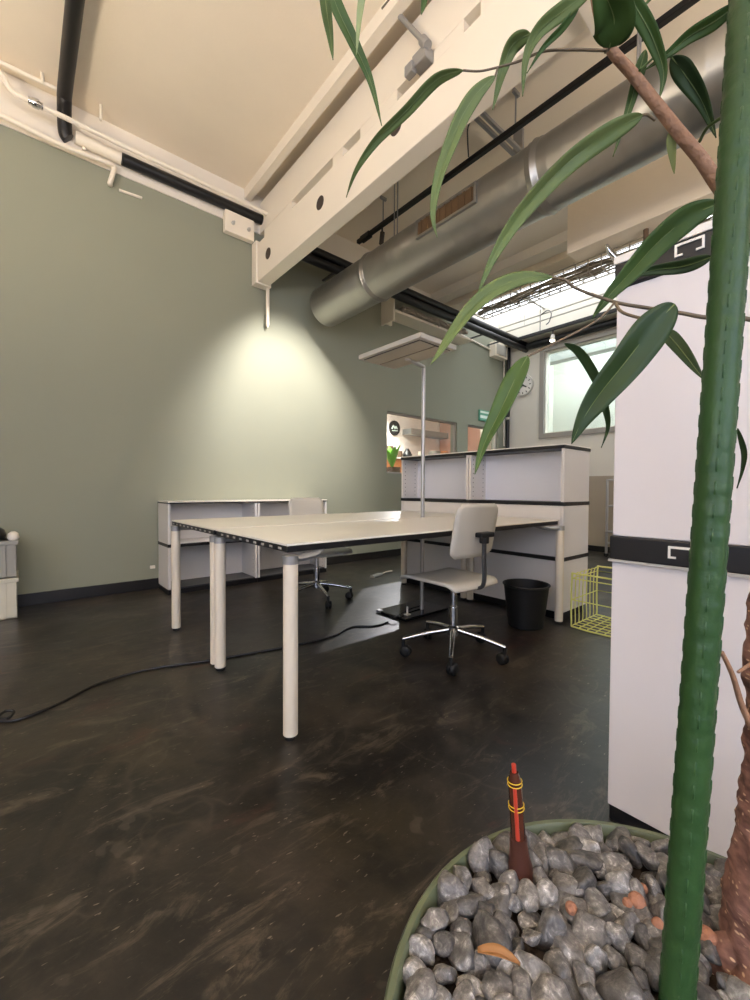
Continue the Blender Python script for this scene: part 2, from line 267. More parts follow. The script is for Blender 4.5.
# ------------------------------------------------------------------ builders
class MB:
    def __init__(s): s.bm = bmesh.new()
    def box(s, x0, x1, y0, y1, z0, z1, rot=None, piv=None):
        vs = [s.bm.verts.new((x, y, z)) for x in (x0, x1) for y in (y0, y1) for z in (z0, z1)]
        for q in ((0,1,3,2), (4,6,7,5), (0,4,5,1), (2,3,7,6), (0,2,6,4), (1,5,7,3)): s.bm.faces.new([vs[i] for i in q])
        if rot is not None:
            bmesh.ops.rotate(s.bm, verts=vs, cent=piv or ((x0+x1)/2, (y0+y1)/2, (z0+z1)/2), matrix=rot.to_matrix())
        return s
    def cyl(s, p0, p1, r0, r1=None, n=20, cap=True):
        return s.tube([p0, p1], [r0, r0 if r1 is None else r1], n, cap)
    def tube(s, pts, r, n=10, cap=True, squash=1):
        pts = [Vector(p) for p in pts]
        rs = r if isinstance(r, (list, tuple)) else [r]*len(pts)
        rings = []; prev = None
        for i, p in enumerate(pts):
            t = (pts[min(i+1, len(pts)-1)] - pts[max(i-1, 0)]).normalized()
            if prev is None:
                u = t.cross(Vector((0, 0, 1)))
                if u.length < .05: u = t.cross(Vector((0, 1, 0)))
            else: u = prev - t*prev.dot(t)
            u.normalize(); prev = u; v = t.cross(u)
            rings.append([s.bm.verts.new(p + (u*math.cos(2*PI*k/n) + v*math.sin(2*PI*k/n)*squash)*rs[i]) for k in range(n)])
        for a, b in zip(rings, rings[1:]):
            for k in range(n): s.bm.faces.new((a[k], a[(k+1) % n], b[(k+1) % n], b[k]))
        if cap: s.bm.faces.new(rings[0][::-1]); s.bm.faces.new(rings[-1])
        return s
    def lathe(s, prof, c, n=48, closed=True):
        rings = []
        for r, z in prof:
            rings.append([s.bm.verts.new((c[0]+r*math.cos(2*PI*k/n), c[1]+r*math.sin(2*PI*k/n), c[2]+z)) for k in range(n)])
        for a, b in zip(rings, rings[1:]):
            for k in range(n): s.bm.faces.new((a[k], a[(k+1) % n], b[(k+1) % n], b[k]))
        if closed: s.bm.faces.new(rings[0][::-1]); s.bm.faces.new(rings[-1])
        return s
    def prism(s, poly, axis, a, b):
        """poly: 2-D outline; extruded along axis ('x','y','z') from a to b"""
        def P(u, v, w): return {'x': (w, u, v), 'y': (u, w, v), 'z': (u, v, w)}[axis]
        A = [s.bm.verts.new(P(u, v, a)) for u, v in poly]; B = [s.bm.verts.new(P(u, v, b)) for u, v in poly]
        n = len(poly)
        s.bm.faces.new(A[::-1]); s.bm.faces.new(B)
        for i in range(n): s.bm.faces.new((A[i], A[(i+1) % n], B[(i+1) % n], B[i]))
        return s
    def build(s, name, m, parent=None, smooth=False, bevel=0, seg=2, solid=0, sub=0):
        bmesh.ops.recalc_face_normals(s.bm, faces=s.bm.faces[:])
        me = bpy.data.meshes.new(name); s.bm.to_mesh(me); s.bm.free()
        me.materials.append(m)
        o = bpy.data.objects.new(name, me); COL.objects.link(o)
        if parent is not None:
            root = parent
            while root.parent: root = root.parent
            me.transform(Matrix.Translation(-root.location)); 
            if parent is not root: pass
            o.parent = parent
        else:
            xs = [v.co for v in me.vertices]
            c = Vector(((min(v.x for v in xs)+max(v.x for v in xs))/2, (min(v.y for v in xs)+max(v.y for v in xs))/2, min(v.z for v in xs)))
            me.transform(Matrix.Translation(-c)); o.location = c
        if smooth:
            for p in me.polygons: p.use_smooth = True
        if solid:
            d = o.modifiers.new('thick', 'SOLIDIFY'); d.thickness = solid; d.offset = 0
        if bevel:
            d = o.modifiers.new('edge', 'BEVEL'); d.width = bevel; d.segments = seg; d.limit_method = 'ANGLE'; d.angle_limit = math.radians(40)
        if sub:
            d = o.modifiers.new('sub', 'SUBSURF'); d.levels = sub; d.render_levels = sub
        if smooth:
            d = o.modifiers.new('wn', 'WEIGHTED_NORMAL') if False else None
            try: me.set_sharp_from_angle(angle=math.radians(42))
            except Exception: pass
        return o
def spline(pts, k=6):
    P = [Vector(p) for p in pts]; out = []
    for i in range(len(P)-1):
        a, b, c, d = P[max(i-1, 0)], P[i], P[i+1], P[min(i+2, len(P)-1)]
        for j in range(k):
            t = j/k
            out.append(.5*((2*b) + (c-a)*t + (2*a-5*b+4*c-d)*t*t + (3*b-a-3*c+d)*t**3))
    out.append(P[-1]); return out
def tag(o, label=None, cat=None, group=None, kind=None):
    if label: o['label'] = label
    if cat: o['category'] = cat
    if group: o['group'] = group
    if kind: o['kind'] = kind
    return o
def thing(name, label, cat, loc=(0,0,0), group=None):
    o = bpy.data.objects.new(name, None); COL.objects.link(o); o.location = loc; o.empty_display_size = .1
    return tag(o, label, cat, group)
def struct(o, label, cat='structure'): return tag(o, label, cat, None, 'structure')
def copy_tree(o, parent=None):
    c = o.copy(); COL.objects.link(c)
    if parent is not None: c.parent = parent
    for ch in list(o.children): copy_tree(ch, c)
    return c
def rbox2(w, h, r, n=6):
    pts = []
    for cx, cy, a in ((w/2-r, h/2-r, 0), (-w/2+r, h/2-r, PI/2), (-w/2+r, -h/2+r, PI), (w/2-r, -h/2+r, 1.5*PI)):
        for i in range(n+1): t = a+PI/2*i/n; pts.append((cx+r*math.cos(t), cy+r*math.sin(t)))
    return pts

# ------------------------------------------------------------------ room shell
YW, XF, XL, YN = 4.42, 7.0, -3.5, -3.0
CZ = 4.2
struct(MB().box(XL-.2, XF+3.2, YN-.2, YW+3.4, -.12, 0).build('floor', M['floor']), 'dark polished concrete floor with scuffs and stains', 'floor')
def wall_x(holes, x0, x1, y0, y1, z0, z1):     # wall running along x with rectangular openings
    b = MB(); xs = x0
    for a, c, lo, hi in sorted(holes):
        b.box(xs, a, y0, y1, z0, z1); b.box(a, c, y0, y1, z0, lo); b.box(a, c, y0, y1, hi, z1); xs = c
    b.box(xs, x1, y0, y1, z0, z1); return b
def wall_y(holes, y0, y1, x0, x1, z0, z1):
    b = MB(); ys = y0
    for a, c, lo, hi in sorted(holes):
        b.box(x0, x1, ys, a, z0, z1); b.box(x0, x1, a, c, z0, lo); b.box(x0, x1, a, c, hi, z1); ys = c
    b.box(x0, x1, ys, y1, z0, z1); return b
W1 = (3.985, 5.56, 1.2, 2.085); W2 = (5.85, 6.75, 1.2, 2.09)
struct(wall_x([W1, W2], XL, XF, YW, YW+.14, 0, 3.79).build('wall_back', M['wall']), 'long sage green painted wall with a bright light pool', 'wall')
struct(MB().box(XL, XF, YW-.012, YW+.14, 3.79, CZ+.1).build('trim_1', M['white_wall']), 'white painted strip along the top of the green wall', 'trim')
FW = (1.7, 3.66, 1.96, 3.38)
struct(wall_y([FW], YN, YW, XF, XF+.16, 0, CZ+.3).build('wall_far', M['far_wall']), 'pale grey far wall with clock and bright window', 'wall')
struct(wall_y([(-2.6, .8, .9, 3.3)], YN, YW+.14, XL-.16, XL, 0, CZ).build('wall_left', M['white_wall']), 'white wall behind the camera side with daylight window', 'wall')
struct(wall_x([(-2.4, 1.2, .9, 3.3)], XL, XF, YN-.16, YN, 0, CZ).build('wall_near', M['white_wall']), 'white wall behind the camera', 'wall')
struct(MB().box(XL-.2, 4.3, YN-.2, YW+.14, CZ, CZ+.12).build('ceiling', M['ceil']), 'cream plaster ceiling', 'ceiling')
struct(MB().box(XL, 7.0, YW-.014, YW, 0, .10).build('baseboard_back', M['base'], bevel=.003), 'black skirting along the green wall', 'baseboard')
struct(MB().box(XF-.03, XF-.016, YN, YW-.014, 0, .09).build('baseboard_far', M['base'], bevel=.003), 'black skirting along the far wall', 'baseboard')
struct(MB().box(XF-.016, XF, YN, 2.95, 0, 1.2).build('trim_2', M['beige']), 'beige lower panel on the far wall', 'trim')
# daylight windows behind the camera
for i, (f, ext) in enumerate((('x', (-2.6, .8)), ('y', (-2.4, 1.2)))):
    t = thing('window_%d' % (4+i), 'large daylight window behind the camera', 'window', (XL-.08, -.9, .9) if f == 'x' else (-.6, YN-.08, .9)); t['kind'] = 'structure'
    a, c = ext; fr = MB(); pn = MB()
    for k in range(4):
        u = a+(c-a)*k/3
        if f == 'x': fr.box(XL-.1, XL-.02, u-.03, u+.03, .9, 3.3)
        else: fr.box(u-.03, u+.03, YN-.1, YN-.02, .9, 3.3)
    for z in (.93, 3.27):
        if f == 'x': fr.box(XL-.1, XL-.02, a, c, z-.03, z+.03)
        else: fr.box(a, c, YN-.1, YN-.02, z-.03, z+.03)
    if f == 'x': pn.box(XL-.07, XL-.06, a, c, .9, 3.3)
    else: pn.box(a, c, YN-.07, YN-.06, .9, 3.3)
    fr.build('window_frame', M['framegrey'], t, bevel=.004); pn.build('window_pane', M['daywin'], t)

# interior windows in the green wall
def interior_window(name, w, label):
    x0, x1, z0, z1 = w
    t = thing(name, label, 'window', ((x0+x1)/2, YW+.08, z0)); t['kind'] = 'structure'
    f = MB(); d = .02
    f.box(x0, x1, YW+.03, YW+.10, z1-d, z1).box(x0, x1, YW+.03, YW+.10, z0, z0+d).box(x0, x0+d, YW+.03, YW+.10, z0+d, z1-d).box(x1-d, x1, YW+.03, YW+.10, z0+d, z1-d)
    f.build('window_frame', M['framegrey'], t, bevel=.003)
    MB().box(x0+d, x1-d, YW+.065, YW+.071, z0+d, z1-d).build('window_pane', M['glass'], t)
interior_window('window_1', W1, 'interior window in the green wall showing a lit room with plants')
interior_window('window_2', W2, 'smaller interior window with pinkish wall behind, partly hidden by a leaf')
# the room behind
AY0, AY1, AX0, AX1 = YW+.14, YW+3.0, 3.0, 8.6
struct(MB().box(AX0, AX1, AY1, AY1+.1, 0, 3.3).build('wall_adjacent_back', M['pink']), 'pale wall of the room behind the interior window', 'wall')
struct(MB().box(AX0-.1, AX0, AY0, AY1+.1, 0, 3.3).build('wall_adjacent_left', M['pink']), 'side wall of the room behind the green wall', 'wall')
struct(MB().box(AX1, AX1+.1, AY0, AY1+.1, 0, 3.3).build('wall_adjacent_right', M['pinkwall']), 'dusky pink end wall of the room behind', 'wall')
struct(MB().box(AX0-.1, AX1+.1, AY0, AY1+.1, 3.3, 3.4).build('ceiling_adjacent', M['ceil']), 'ceiling of the room behind the green wall', 'ceiling')
struct(MB().box(7.0, AX1, AY0-.01, AY0, 0, 3.3).build('wall_adjacent_front', M['pink']), 'front wall of the room behind', 'wall')

# far window
t = thing('window_3', 'bright square window with grey frame in the far wall', 'window', (XF, 2.68, 1.96)); t['kind'] = 'structure'
f = MB(); y0, y1, z0, z1 = FW; d = .085
for bx in ((y0-d, y1+d, z1, z1+d), (y0-d, y1+d, z0-d, z0), (y0-d, y0, z0, z1), (y1, y1+d, z0, z1)): f.box(XF-.025, XF+.02, *bx)
f.build('window_frame', M['framegrey'], t, bevel=.004)
r = MB(); d = .012
for bx in ((y0, y1, z1-d, z1), (y0, y1, z0, z0+d), (y0, y0+d, z0+d, z1-d), (y1-d, y1, z0+d, z1-d)): r.box(XF+.021, XF+.16, *bx)
r.build('window_reveal', M['white_wall'], t)
MB().box(XF+.10, XF+.106, y0+d, y1-d, z0+d, z1-d).build('window_pane', M['glass'], t)
BX = XF+3.0
struct(MB().box(BX, BX+.1, -1, 6, 0, 4.6).build('wall_beyond', M['lightgrey']), 'light wall seen through the bright far window', 'wall')
struct(MB().box(XF+.16, BX+.1, 5.0, 5.1, 0, 4.6).build('wall_beyond_side', M['white_wall']), 'white side wall beyond the far window', 'wall')
struct(MB().box(XF+.16, BX+.1, -1, 5.1, 4.5, 4.6).build('ceiling_beyond', M['white_wall']), 'white ceiling beyond the far window', 'ceiling')
fb = MB().box(8.4, 8.62, -1, 5.0, 3.62, 3.92)
tag(fb.build('steel_beam', M['cast'], bevel=.01), 'blue grey steel beam seen high through the far window', 'beam')
fl = thing('added_ceiling_light', 'added unseen light panel brightening the room beyond the far window', 'ceiling light', (8.0, 3, 4.42))  # overhead panel added, out of sight, to brighten the room beyond
MB().box(7.4, 9.6, .2, 4.8, 4.46, 4.5).build('housing', M['lightgrey'], fl); MB().box(7.45, 9.55, .25, 4.75, 4.44, 4.46).build('diffuser', M['added_farlight'], fl)

# ------------------------------------------------------------------ ceiling structure
b = thing('ceiling_beam', 'deep white boxed beam with round holes running out from the green wall', 'beam', (2.04, 1.5, 3.2))
BY0, BY1 = .9, 4.30
bb = MB().box(1.985, 2.125, BY0, BY1, 3.205, 3.61).build('box_beam', M['beam'], b, bevel=.006)
MB().box(1.965, 2.145, BY1, YW-.0125, 3.19, 3.64).build('bearing_plate', M['beam'], b, bevel=.004)
MB().box(2.06, 2.26, BY0, YW-.013, 3.79, 4.12).build('upper_timber', M['beam'], b, bevel=.004)
for y0, y1 in ((.9, 1.5), (1.62, 1.86), (2.2, 2.62), (2.85, 3.0), (3.7, 4.30)): MB().box(2.062, 2.2, y0, y1, 3.61, 3.79).build('packing_block', M['beam'], b, bevel=.003)
MB().box(2.20, 2.26, BY0, BY1, 3.61, 3.79).build('web', M['lightgrey'], b)
for y, z in ((4.05, 3.40), (3.07, 3.412), (2.126, 3.44)): MB().cyl((1.982, y, z), (1.99, y, z), .056, n=28).build('hole', M['gap'], b)
tag(MB().box(1.88, 1.955, -1.5, YW-.013, 4.09, CZ).build('ceiling_joist', M['beam'], bevel=.004), 'slim white joist on the ceiling beside the deep beam', 'joist')
bt = thing('beam_post', 'white boxed end post of the beam near the plant leaves', 'post', (2.05, .86, 3.2))
MB().box(1.95, 2.16, .74, .90, 3.16, CZ).build('casing', M['beam'], bt, bevel=.005)
br = thing('wall_bracket', 'white steel bracket plate under the black pipe beside the beam end', 'bracket', (1.83, YW-.06, 3.64))
MB().box(1.65, 1.964, YW-.08, YW-.0125, 3.64, 3.86).build('plate', M['beam'], br, bevel=.004)
for x in (1.73, 1.9): MB().cyl((x, YW-.10, 3.74), (x, YW-.08, 3.74), .018, n=8).cyl((x, YW-.12, 3.74), (x, YW-.1, 3.74), .01, n=8).build('bolt', M['lightgrey'], br)
tag(MB().tube([(2.13, 4.36, 3.1915), (2.13, 4.36, 2.80), (2.13, 4.36, 2.77)], [.02, .02, .008], 12).build('drop_rod', M['beam'], smooth=True), 'white rod hanging below the beam end on the green wall', 'rod')

# stepped beams towards the skylight
for nm, lab, bx in (
  ('ceiling_slab', 'pale ceiling band beside the silver duct', (4.0, 4.86, YN, YW-.0125, 3.98, CZ+.12)),
  ('step_beam', 'white stepped beam beyond the silver duct', (4.86, 5.06, YN, YW-.0125, 3.86, CZ+.1)),
  ('edge_beam', 'beige edge beam along the skylight opening', (5.10, 5.42, YN, YW-.0125, 3.80, CZ+.1))):
    tag(MB().box(*bx).build(nm, M['white_wall'] if nm != 'edge_beam' else M['ceil'], bevel=.006), lab, 'beam')
tag(MB().box(6.72, XF-.001, YN, YW-.0125, 3.62, CZ+.1).build('far_edge_beam', M['far_wall'], bevel=.006), 'grey edge beam above the far wall clock', 'beam')
sk = thing('skylight', 'white glazed roof light with thin bars over the far end', 'skylight', (6.1, 1, 3.98)); sk['kind'] = 'structure'
MB().box(5.42, 6.72, YN, YW-.014, 4.02, 4.03).build('glazing', M['sky'], sk)
g = MB()
for k_ in range(5): g.box(5.42, 6.72, YW-.9-k_*1.4, YW-.87-k_*1.4, 4.0, 4.02)
g.box(6.35, 6.365, YN, YW-.014, 4.0, 4.02); g.build('glazing_bar', M['lightgrey'], sk)

# ------------------------------------------------------------------ pipes along the green wall
def pipe_thing(name, label, pts, r, m, cat='pipe', k=5, n=10, curved=True):
    return tag(MB().tube(spline(pts, k) if curved else pts, r, n).build(name, m, smooth=True), label, cat)
pp = thing('ceiling_pipe', 'upper thin white pipe on standoffs where the ceiling meets the green wall', 'pipe', DATA['pipe1'][1])
MB().tube(DATA['pipe1'], .016, 10).build('pipe', M['beam'], pp, smooth=True)
s = MB()
p = Vector(DATA['pipe1'][1]); s.cyl((.18, 4.28, 4.16), (.17, 4.22, CZ), .012, n=8)
s.build('standoff', M['beam'], pp)
pp = thing('wall_pipe', 'white pipe with metal coupling running above the black pipe to the beam', 'pipe', DATA['pipe2'][6])
MB().tube(spline(DATA['pipe2'], 4), .02, 10).build('pipe', M['beam'], pp, smooth=True)
a, c = Vector(DATA['pipe2'][5]), Vector(DATA['pipe2'][6])
MB().tube([a, a.lerp(c, .2), a.lerp(c, .3), a.lerp(c, .7), a.lerp(c, .8), c], [.026, .026, .034, .034, .026, .026], 12).build('coupling', M['chrome'], pp, smooth=True)
s = MB().cyl((.56, 4.25, 4.07), (.56, 4.25, CZ), .012, n=8); s.build('standoff', M['beam'], pp)
pp = thing('bent_pipe', 'lowest white pipe ending in a bend on the green wall', 'pipe', DATA['pipe3'][1])
MB().tube(spline(DATA['pipe3'], 4), .02, 10).build('pipe', M['beam'], pp, smooth=True)
s = MB().cyl((.45, 4.345, 3.84), (.45, 4.41, 3.84), .014, n=8); s.build('standoff', M['beam'], pp)
tag(MB().tube(DATA['hook'], .012, 8).build('pipe_hook', M['beam'], smooth=True), 'short white rod fixed under the bent white pipe', 'hook')
tag(MB().tube(DATA['cond'], .05, 14).build('black_conduit', M['black'], smooth=True), 'black pipe along the top of the green wall up to the beam', 'pipe')
tag(MB().tube(DATA['cond_white'], .05, 14).build('white_sleeve', M['beam'], smooth=True), 'white sleeve between the dark duct and the black pipe', 'pipe')
tag(MB().tube(spline([(.31, -1.5, 4.11), (.31, 1.0, 4.11), (.31, 3.0, 4.11), (.31, 4.08, 4.11), (.312, 4.25, 4.07), (.318, 4.34, 3.98), (.325, 4.365, 3.90), (.345, 4.368, 3.875)], 6), .05, 16).build('dark_pipe', M['black'], smooth=True), 'thick dark pipe crossing the ceiling and bending down at the wall', 'pipe')
tw = thing('twin_pipe', 'pair of thick black pipes high on the green wall past the beam', 'pipe', (4.6, 4.0, 3.5))
for z, y in ((3.615, 4.03), (3.50, 4.01)): MB().cyl((2.3, y, z), (6.99, y, z), .05, n=16).build('pipe', M['black'], tw, smooth=True)
for x in (2.9, 5.9, 6.4): MB().box(x-.015, x+.015, 4.0, YW-.001, 3.55, 3.565).build('pipe_clip', M['darkgrey'], tw)
fpp = thing('far_pipe', 'black pipe along the top of the far wall', 'pipe', (6.93, 3, 3.55))
MB().cyl((6.93, -2.5, 3.53), (6.93, 3.95, 3.53), .06, n=16).build('pipe', M['black'], fpp, smooth=True)
for y in (3.6, 2.0): MB().box(6.93, XF-.001, y-.02, y+.02, 3.52, 3.54).build('pipe_clip', M['darkgrey'], fpp)
cp = thing('corner_pipe', 'vertical black pipe in the far corner of the room', 'pipe', (6.92, 4.32, 1.0))
MB().cyl((6.93, 4.33, 0), (6.93, 4.33, 3.6), .035, n=14).build('pipe', M['black'], cp, smooth=True)
s = MB()
for z in (1.6, 2.3, 3.0): s.cyl((6.93, 4.33, z-.02), (6.93, 4.33, z+.02), .045, n=14)
s.build('collar', M['lightgrey'], cp)
tag(MB().tube(DATA['whitepipe'], .014, 8).build('white_conduit', M['beam'], smooth=True), 'thin white conduit along and down the green wall at the far corner', 'pipe')
cb = thing('wall_box', 'small white box beside the black pipes in the far corner', 'box', (6.6, 4.38, 3.4))
MB().box(6.45, 6.85, 4.3, YW-.001, 3.36, 3.62).build('body', M['beam'], cb, bevel=.006); MB().box(6.5, 6.8, 4.292, 4.30, 3.4, 3.58).build('lid', M['lightgrey'], cb, bevel=.004)

# silver duct
dx, dz, dr = 2.76, 3.10, .222
d = thing('ventilation_duct', 'large round silver ventilation duct with brown grille under the ceiling', 'duct', (dx, 1.5, dz-dr))
ribs = []
y = 4.13
prof = []
while y > -2.2:
    prof += [(y, dr), (y-.083, dr), (y-.088, dr+.0007), (y-.094, dr)]; y -= .10
MB().tube([(dx, p[0], dz) for p in prof], [p[1] for p in prof], 48).build('pipe', M['duct'], d, smooth=True)
for y in (3.22, 1.45, -.4): s = MB().tube([(dx, y+.04, dz), (dx, y+.035, dz), (dx, y+.012, dz), (dx, y, dz), (dx, y-.012, dz), (dx, y-.035, dz), (dx, y-.04, dz)], [dr+.002, dr+.006, dr+.006, dr+.014, dr+.006, dr+.006, dr+.002], 48); s.build('joint_ring', M['duct'], d, smooth=True)
gr = MB(); sl = MB()
rot = Euler((0, math.radians(-10), 0))
ga = math.radians(176)     # direction of the grille on the duct
gx, gz = dx+math.cos(ga)*(dr+.004), dz+math.sin(ga)*(dr+.004)
for y0, y1, z0, z1 in ((1.86, 2.46, .055, .075), (1.86, 2.46, -.075, -.055), (1.86, 1.88, -.055, .055), (2.44, 2.46, -.055, .055)): gr.box(gx-.012, gx+.05, y0, y1, gz+z0, gz+z1)
o = gr.build('grille_frame', M['duct'], d, bevel=.002)
sl.box(gx+.0, gx+.05, 1.88, 2.44, gz-.055, gz+.055)
for k_ in range(9): sl.box(gx-.008, gx+.03, 1.9+k_*.062, 1.912+k_*.062, gz-.055, gz+.055)
sl.build('grille', M['grille'], d)
for y in (2.95, .9):
    for q in (-.02, .02): MB().cyl((dx+q, y, dz+dr-.01), (dx+q, y, CZ), .006, n=8).build('hanger', M['cast'], d)

# black track with spot
tr = thing('light_track', 'long black lighting track hanging between the beam and the silver duct', 'light track', (3.1, 1.5, 3.9))
MB().box(3.078, 3.122, -1.0, 3.97, 3.885, 3.925).build('rail', M['black'], tr, bevel=.003)
MB().box(3.07, 3.13, 3.74, 3.9, 3.87, 3.93).build('end_feed', M['black'], tr, bevel=.004)
for y in (3.52, 1.9, .4): MB().cyl((3.1, y, 3.92), (3.1, y, CZ), .007, n=8).box(3.06, 3.14, y-.012, y+.012, 4.17, CZ-.001).build('hanger', M['cast'], tr)
ts = thing('track_spot', 'small dark spotlight clipped under the end of the black track', 'spotlight', (3.1, 3.54, 3.72))
MB().cyl((3.1, 3.55, 3.70), (3.1, 3.53, 3.82), .026, n=16).build('head', M['gap'], ts, smooth=True)
MB().cyl((3.1, 3.535, 3.81), (3.1, 3.535, 3.886), .01, n=8).build('stem', M['black'], ts)
# thin cable over the track
tag(MB().tube(spline([(3.08, 2.35, 3.93), (3.0, 2.3, 4.0), (2.98, 2.28, 4.1), (3.0, 2.2, CZ)], 5), .006, 6).build('track_cable', M['cable'], smooth=True), 'thin black cable looping up from the track to the ceiling', 'cable')
cr_ = thing('cross_rail', 'double grey steel rail crossing above the black track beside the beam', 'rail', (3.1, 2.08, 4.0))
for y in (2.12, 2.06): MB().box(2.4, 3.5, y-.015, y+.015, 3.985, 4.015).build('bar', M['cast'], cr_, bevel=.003)
MB().box(2.42, 2.45, 2.045, 2.135, 4.015, CZ).build('hanger', M['cast'], cr_); MB().box(3.45, 3.48, 2.045, 2.135, 4.015, CZ).build('hanger', M['cast'], cr_)

# hanging beige panel beside the duct
hp = thing('ceiling_panel', 'beige box shaped ceiling unit hanging beyond the silver duct', 'ceiling unit', (3.7, .8, 2.98))
MB().box(3.6, 3.80, -1.4, 1.70, 2.99, 3.62).build('casing', M['ceil'], hp, bevel=.006)
for y in (1.5, .6, -.8): MB().cyl((3.7, y, 3.6), (3.7, y, CZ), .008, n=8).build('hanger', M['cast'], hp)
# emergency light fixtures on the panel
ls = thing('lamp_holder', 'chrome lamp holder with hanging cable under the beige ceiling unit', 'lamp holder', (3.72, 1.42, 2.85))
MB().tube([(3.70, 1.42, 2.99), (3.73, 1.40, 2.93), (3.79, 1.36, 2.86)], [.012, .024, .024], 14).build('socket', M['chrome'], ls, smooth=True)
MB().tube(spline([(3.79, 1.36, 2.86), (3.84, 1.34, 2.80), (3.84, 1.36, 2.72), (3.80, 1.42, 2.67)], 5), .006, 6).build('cord', M['cable'], ls, smooth=True)
hk = thing('ceiling_hook', 'small brown hook fitting under the beige ceiling unit', 'hook', (3.7, 1.05, 2.9))
MB().cyl((3.72, 1.14, 2.88), (3.72, 1.14, 2.99), .018, n=10).build('stem', M['brownobj'], hk); MB().cyl((3.72, 1.14, 2.84), (3.72, 1.14, 2.88), .026, n=12).build('cap', M['lampgrey'], hk, smooth=True)

# clamp rod near the top of the beam
rd = thing('clamp_rod', 'grey steel rod with clamp fixed to the deep beam above the leaves', 'rod', DATA['rod'][1])
p0, p1 = Vector(DATA['rod'][0]), Vector(DATA['rod'][1])
MB().tube([p0+(p0-p1).normalized()*.3, p0, p1], .017, 12).build('rod', M['cast'], rd, smooth=True)
dn = (p1-p0).normalized()
MB().cyl(p1-dn*.02, p1+dn*.05, .03, n=14).build('clamp_collar', M['cast'], rd, smooth=True)
MB().box(p1.x-.01, 2.062, p1.y-.02, p1.y+.10, p1.z-.10, p1.z-.02).box(p1.x-.03, p1.x+.02, p1.y+.08, p1.y+.15, p1.z-.13, p1.z-.06).build('clamp', M['cast'], rd, bevel=.008)

# cable tray
ct = thing('cable_tray', 'wire mesh cable tray full of cables under the skylight', 'cable tray', (5.4, 2.2, 3.6))
tm = MB()
for x in (5.28, 5.36, 5.44, 5.52): tm.cyl((x, -.5, 3.62), (x, 3.9, 3.62), .006, n=6)
for x in (5.28, 5.52):
    for z in (3.67, 3.72, 3.77): tm.cyl((x, -.5, z), (x, 3.9, z), .006, n=6)
y = 3.88
while y > -.5: tm.tube([(5.28, y, 3.77), (5.28, y, 3.62), (5.52, y, 3.62), (5.52, y, 3.77)], .008, 5); y -= .15
tm.build('tray', M['mesh'], ct)
cm_ = MB()
for k_ in range(9):
    pts = [(5.31+.022*k_+random.uniform(-.012, .012), 3.88-.42*j, 3.640+random.uniform(0, .10)) for j in range(11)]
    cm_.tube(spline(pts, 3), .011, 6)
cm_.build('cable_bundle', M['wires'], ct, smooth=True)
for y in (3.6, 2.4, 1.2, .2): MB().cyl((5.28, y, 3.76), (5.28, y, 4.02), .006, n=6).build('hanger', M['mesh'], ct)
wt = thing('wall_tray', 'white tray on the green wall holding a tangle of cables above the lamp', 'cable tray', (4.6, 4.3, 3.35))
MB().box(3.86, 3.885, 4.16, YW-.001, 3.25, 3.62).box(3.885, 4.05, YW-.03, YW-.001, 3.29, 3.62).build('end_plate', M['beam'], wt, bevel=.003)
MB().box(3.885, 5.6, 4.16, YW-.001, 3.37, 3.385).box(3.885, 5.6, 4.15, 4.16, 3.365, 3.40).build('shelf', M['beam'], wt, bevel=.003)
cm_ = MB()
for k_ in range(14):
    pts = [(4.0+.17*j, 4.12+random.uniform(-.05, .12), 3.402+random.uniform(.0, .075)) for j in range(9)]
    cm_.tube(spline(pts, 3), .014, 6)
cm_.build('cable_bundle', M['wires'], wt, smooth=True)
# far track with lit spot
ft = thing('far_light_track', 'black lighting track below the skylight near the far wall', 'light track', (6.6, 2.5, 3.5))
MB().box(6.50, 6.55, -1, 3.9, 3.53, 3.575).build('rail', M['black'], ft, bevel=.003)
for y in (3.5, 2.2, .8): MB().cyl((6.52, y, 3.57), (6.52, y, 4.0), .006, n=6).build('hanger', M['darkgrey'], ft)
fs = thing('far_track_spot', 'small lit spotlight hanging from the far black track', 'spotlight', (6.52, 3.25, 3.36))
MB().cyl((6.52, 3.28, 3.53), (6.52, 3.28, 3.44), .012, n=8).build('stem', M['black'], fs); MB().cyl((6.52, 3.28, 3.45), (6.5, 3.28, 3.36), .03, .04, n=16).build('head', M['lightgrey'], fs, smooth=True)
MB().cyl((6.5, 3.28, 3.36), (6.499, 3.28, 3.352), .036, n=16).build('lens', M['bulb'], fs)
for k_, (x, z, lab) in enumerate(((6.25, 3.72, 'thin grey conduit rail below the skylight, beside the cable tray'), (6.38, 3.68, 'thin grey conduit rail below the skylight, beside the black track'))):
    c_ = thing('conduit_rail', lab, 'conduit', (x, 2, z))
    MB().cyl((x, -1, z), (x, 4.2, z), .012, n=8).build('rail', M['lightgrey'], c_)
    for y in (3.7, 1.6): MB().cyl((x, y, z), (x, y, 3.99), .006, n=6).build('hanger', M['lightgrey'], c_)

for k_, (p, lab) in enumerate((
  ([(6.25, 3.35, 3.715), (6.18, 3.2, 3.72), (6.1, 3.1, 3.62), (6.08, 3.12, 3.5), (6.06, 3.16, 3.46)], 'thin cable drooping below the skylight, with its end hanging free over the far track'),
  ([(5.3, 3.0, 3.622), (5.2, 2.95, 3.56), (5.1, 3.0, 3.50), (5.12, 3.1, 3.46)], 'thin cable drooping out of the wire cable tray'))):
    tag(MB().tube(spline(p, 5), .008, 6).build('drooping_cable', M['darkgrey'], smooth=True), lab, 'cable')
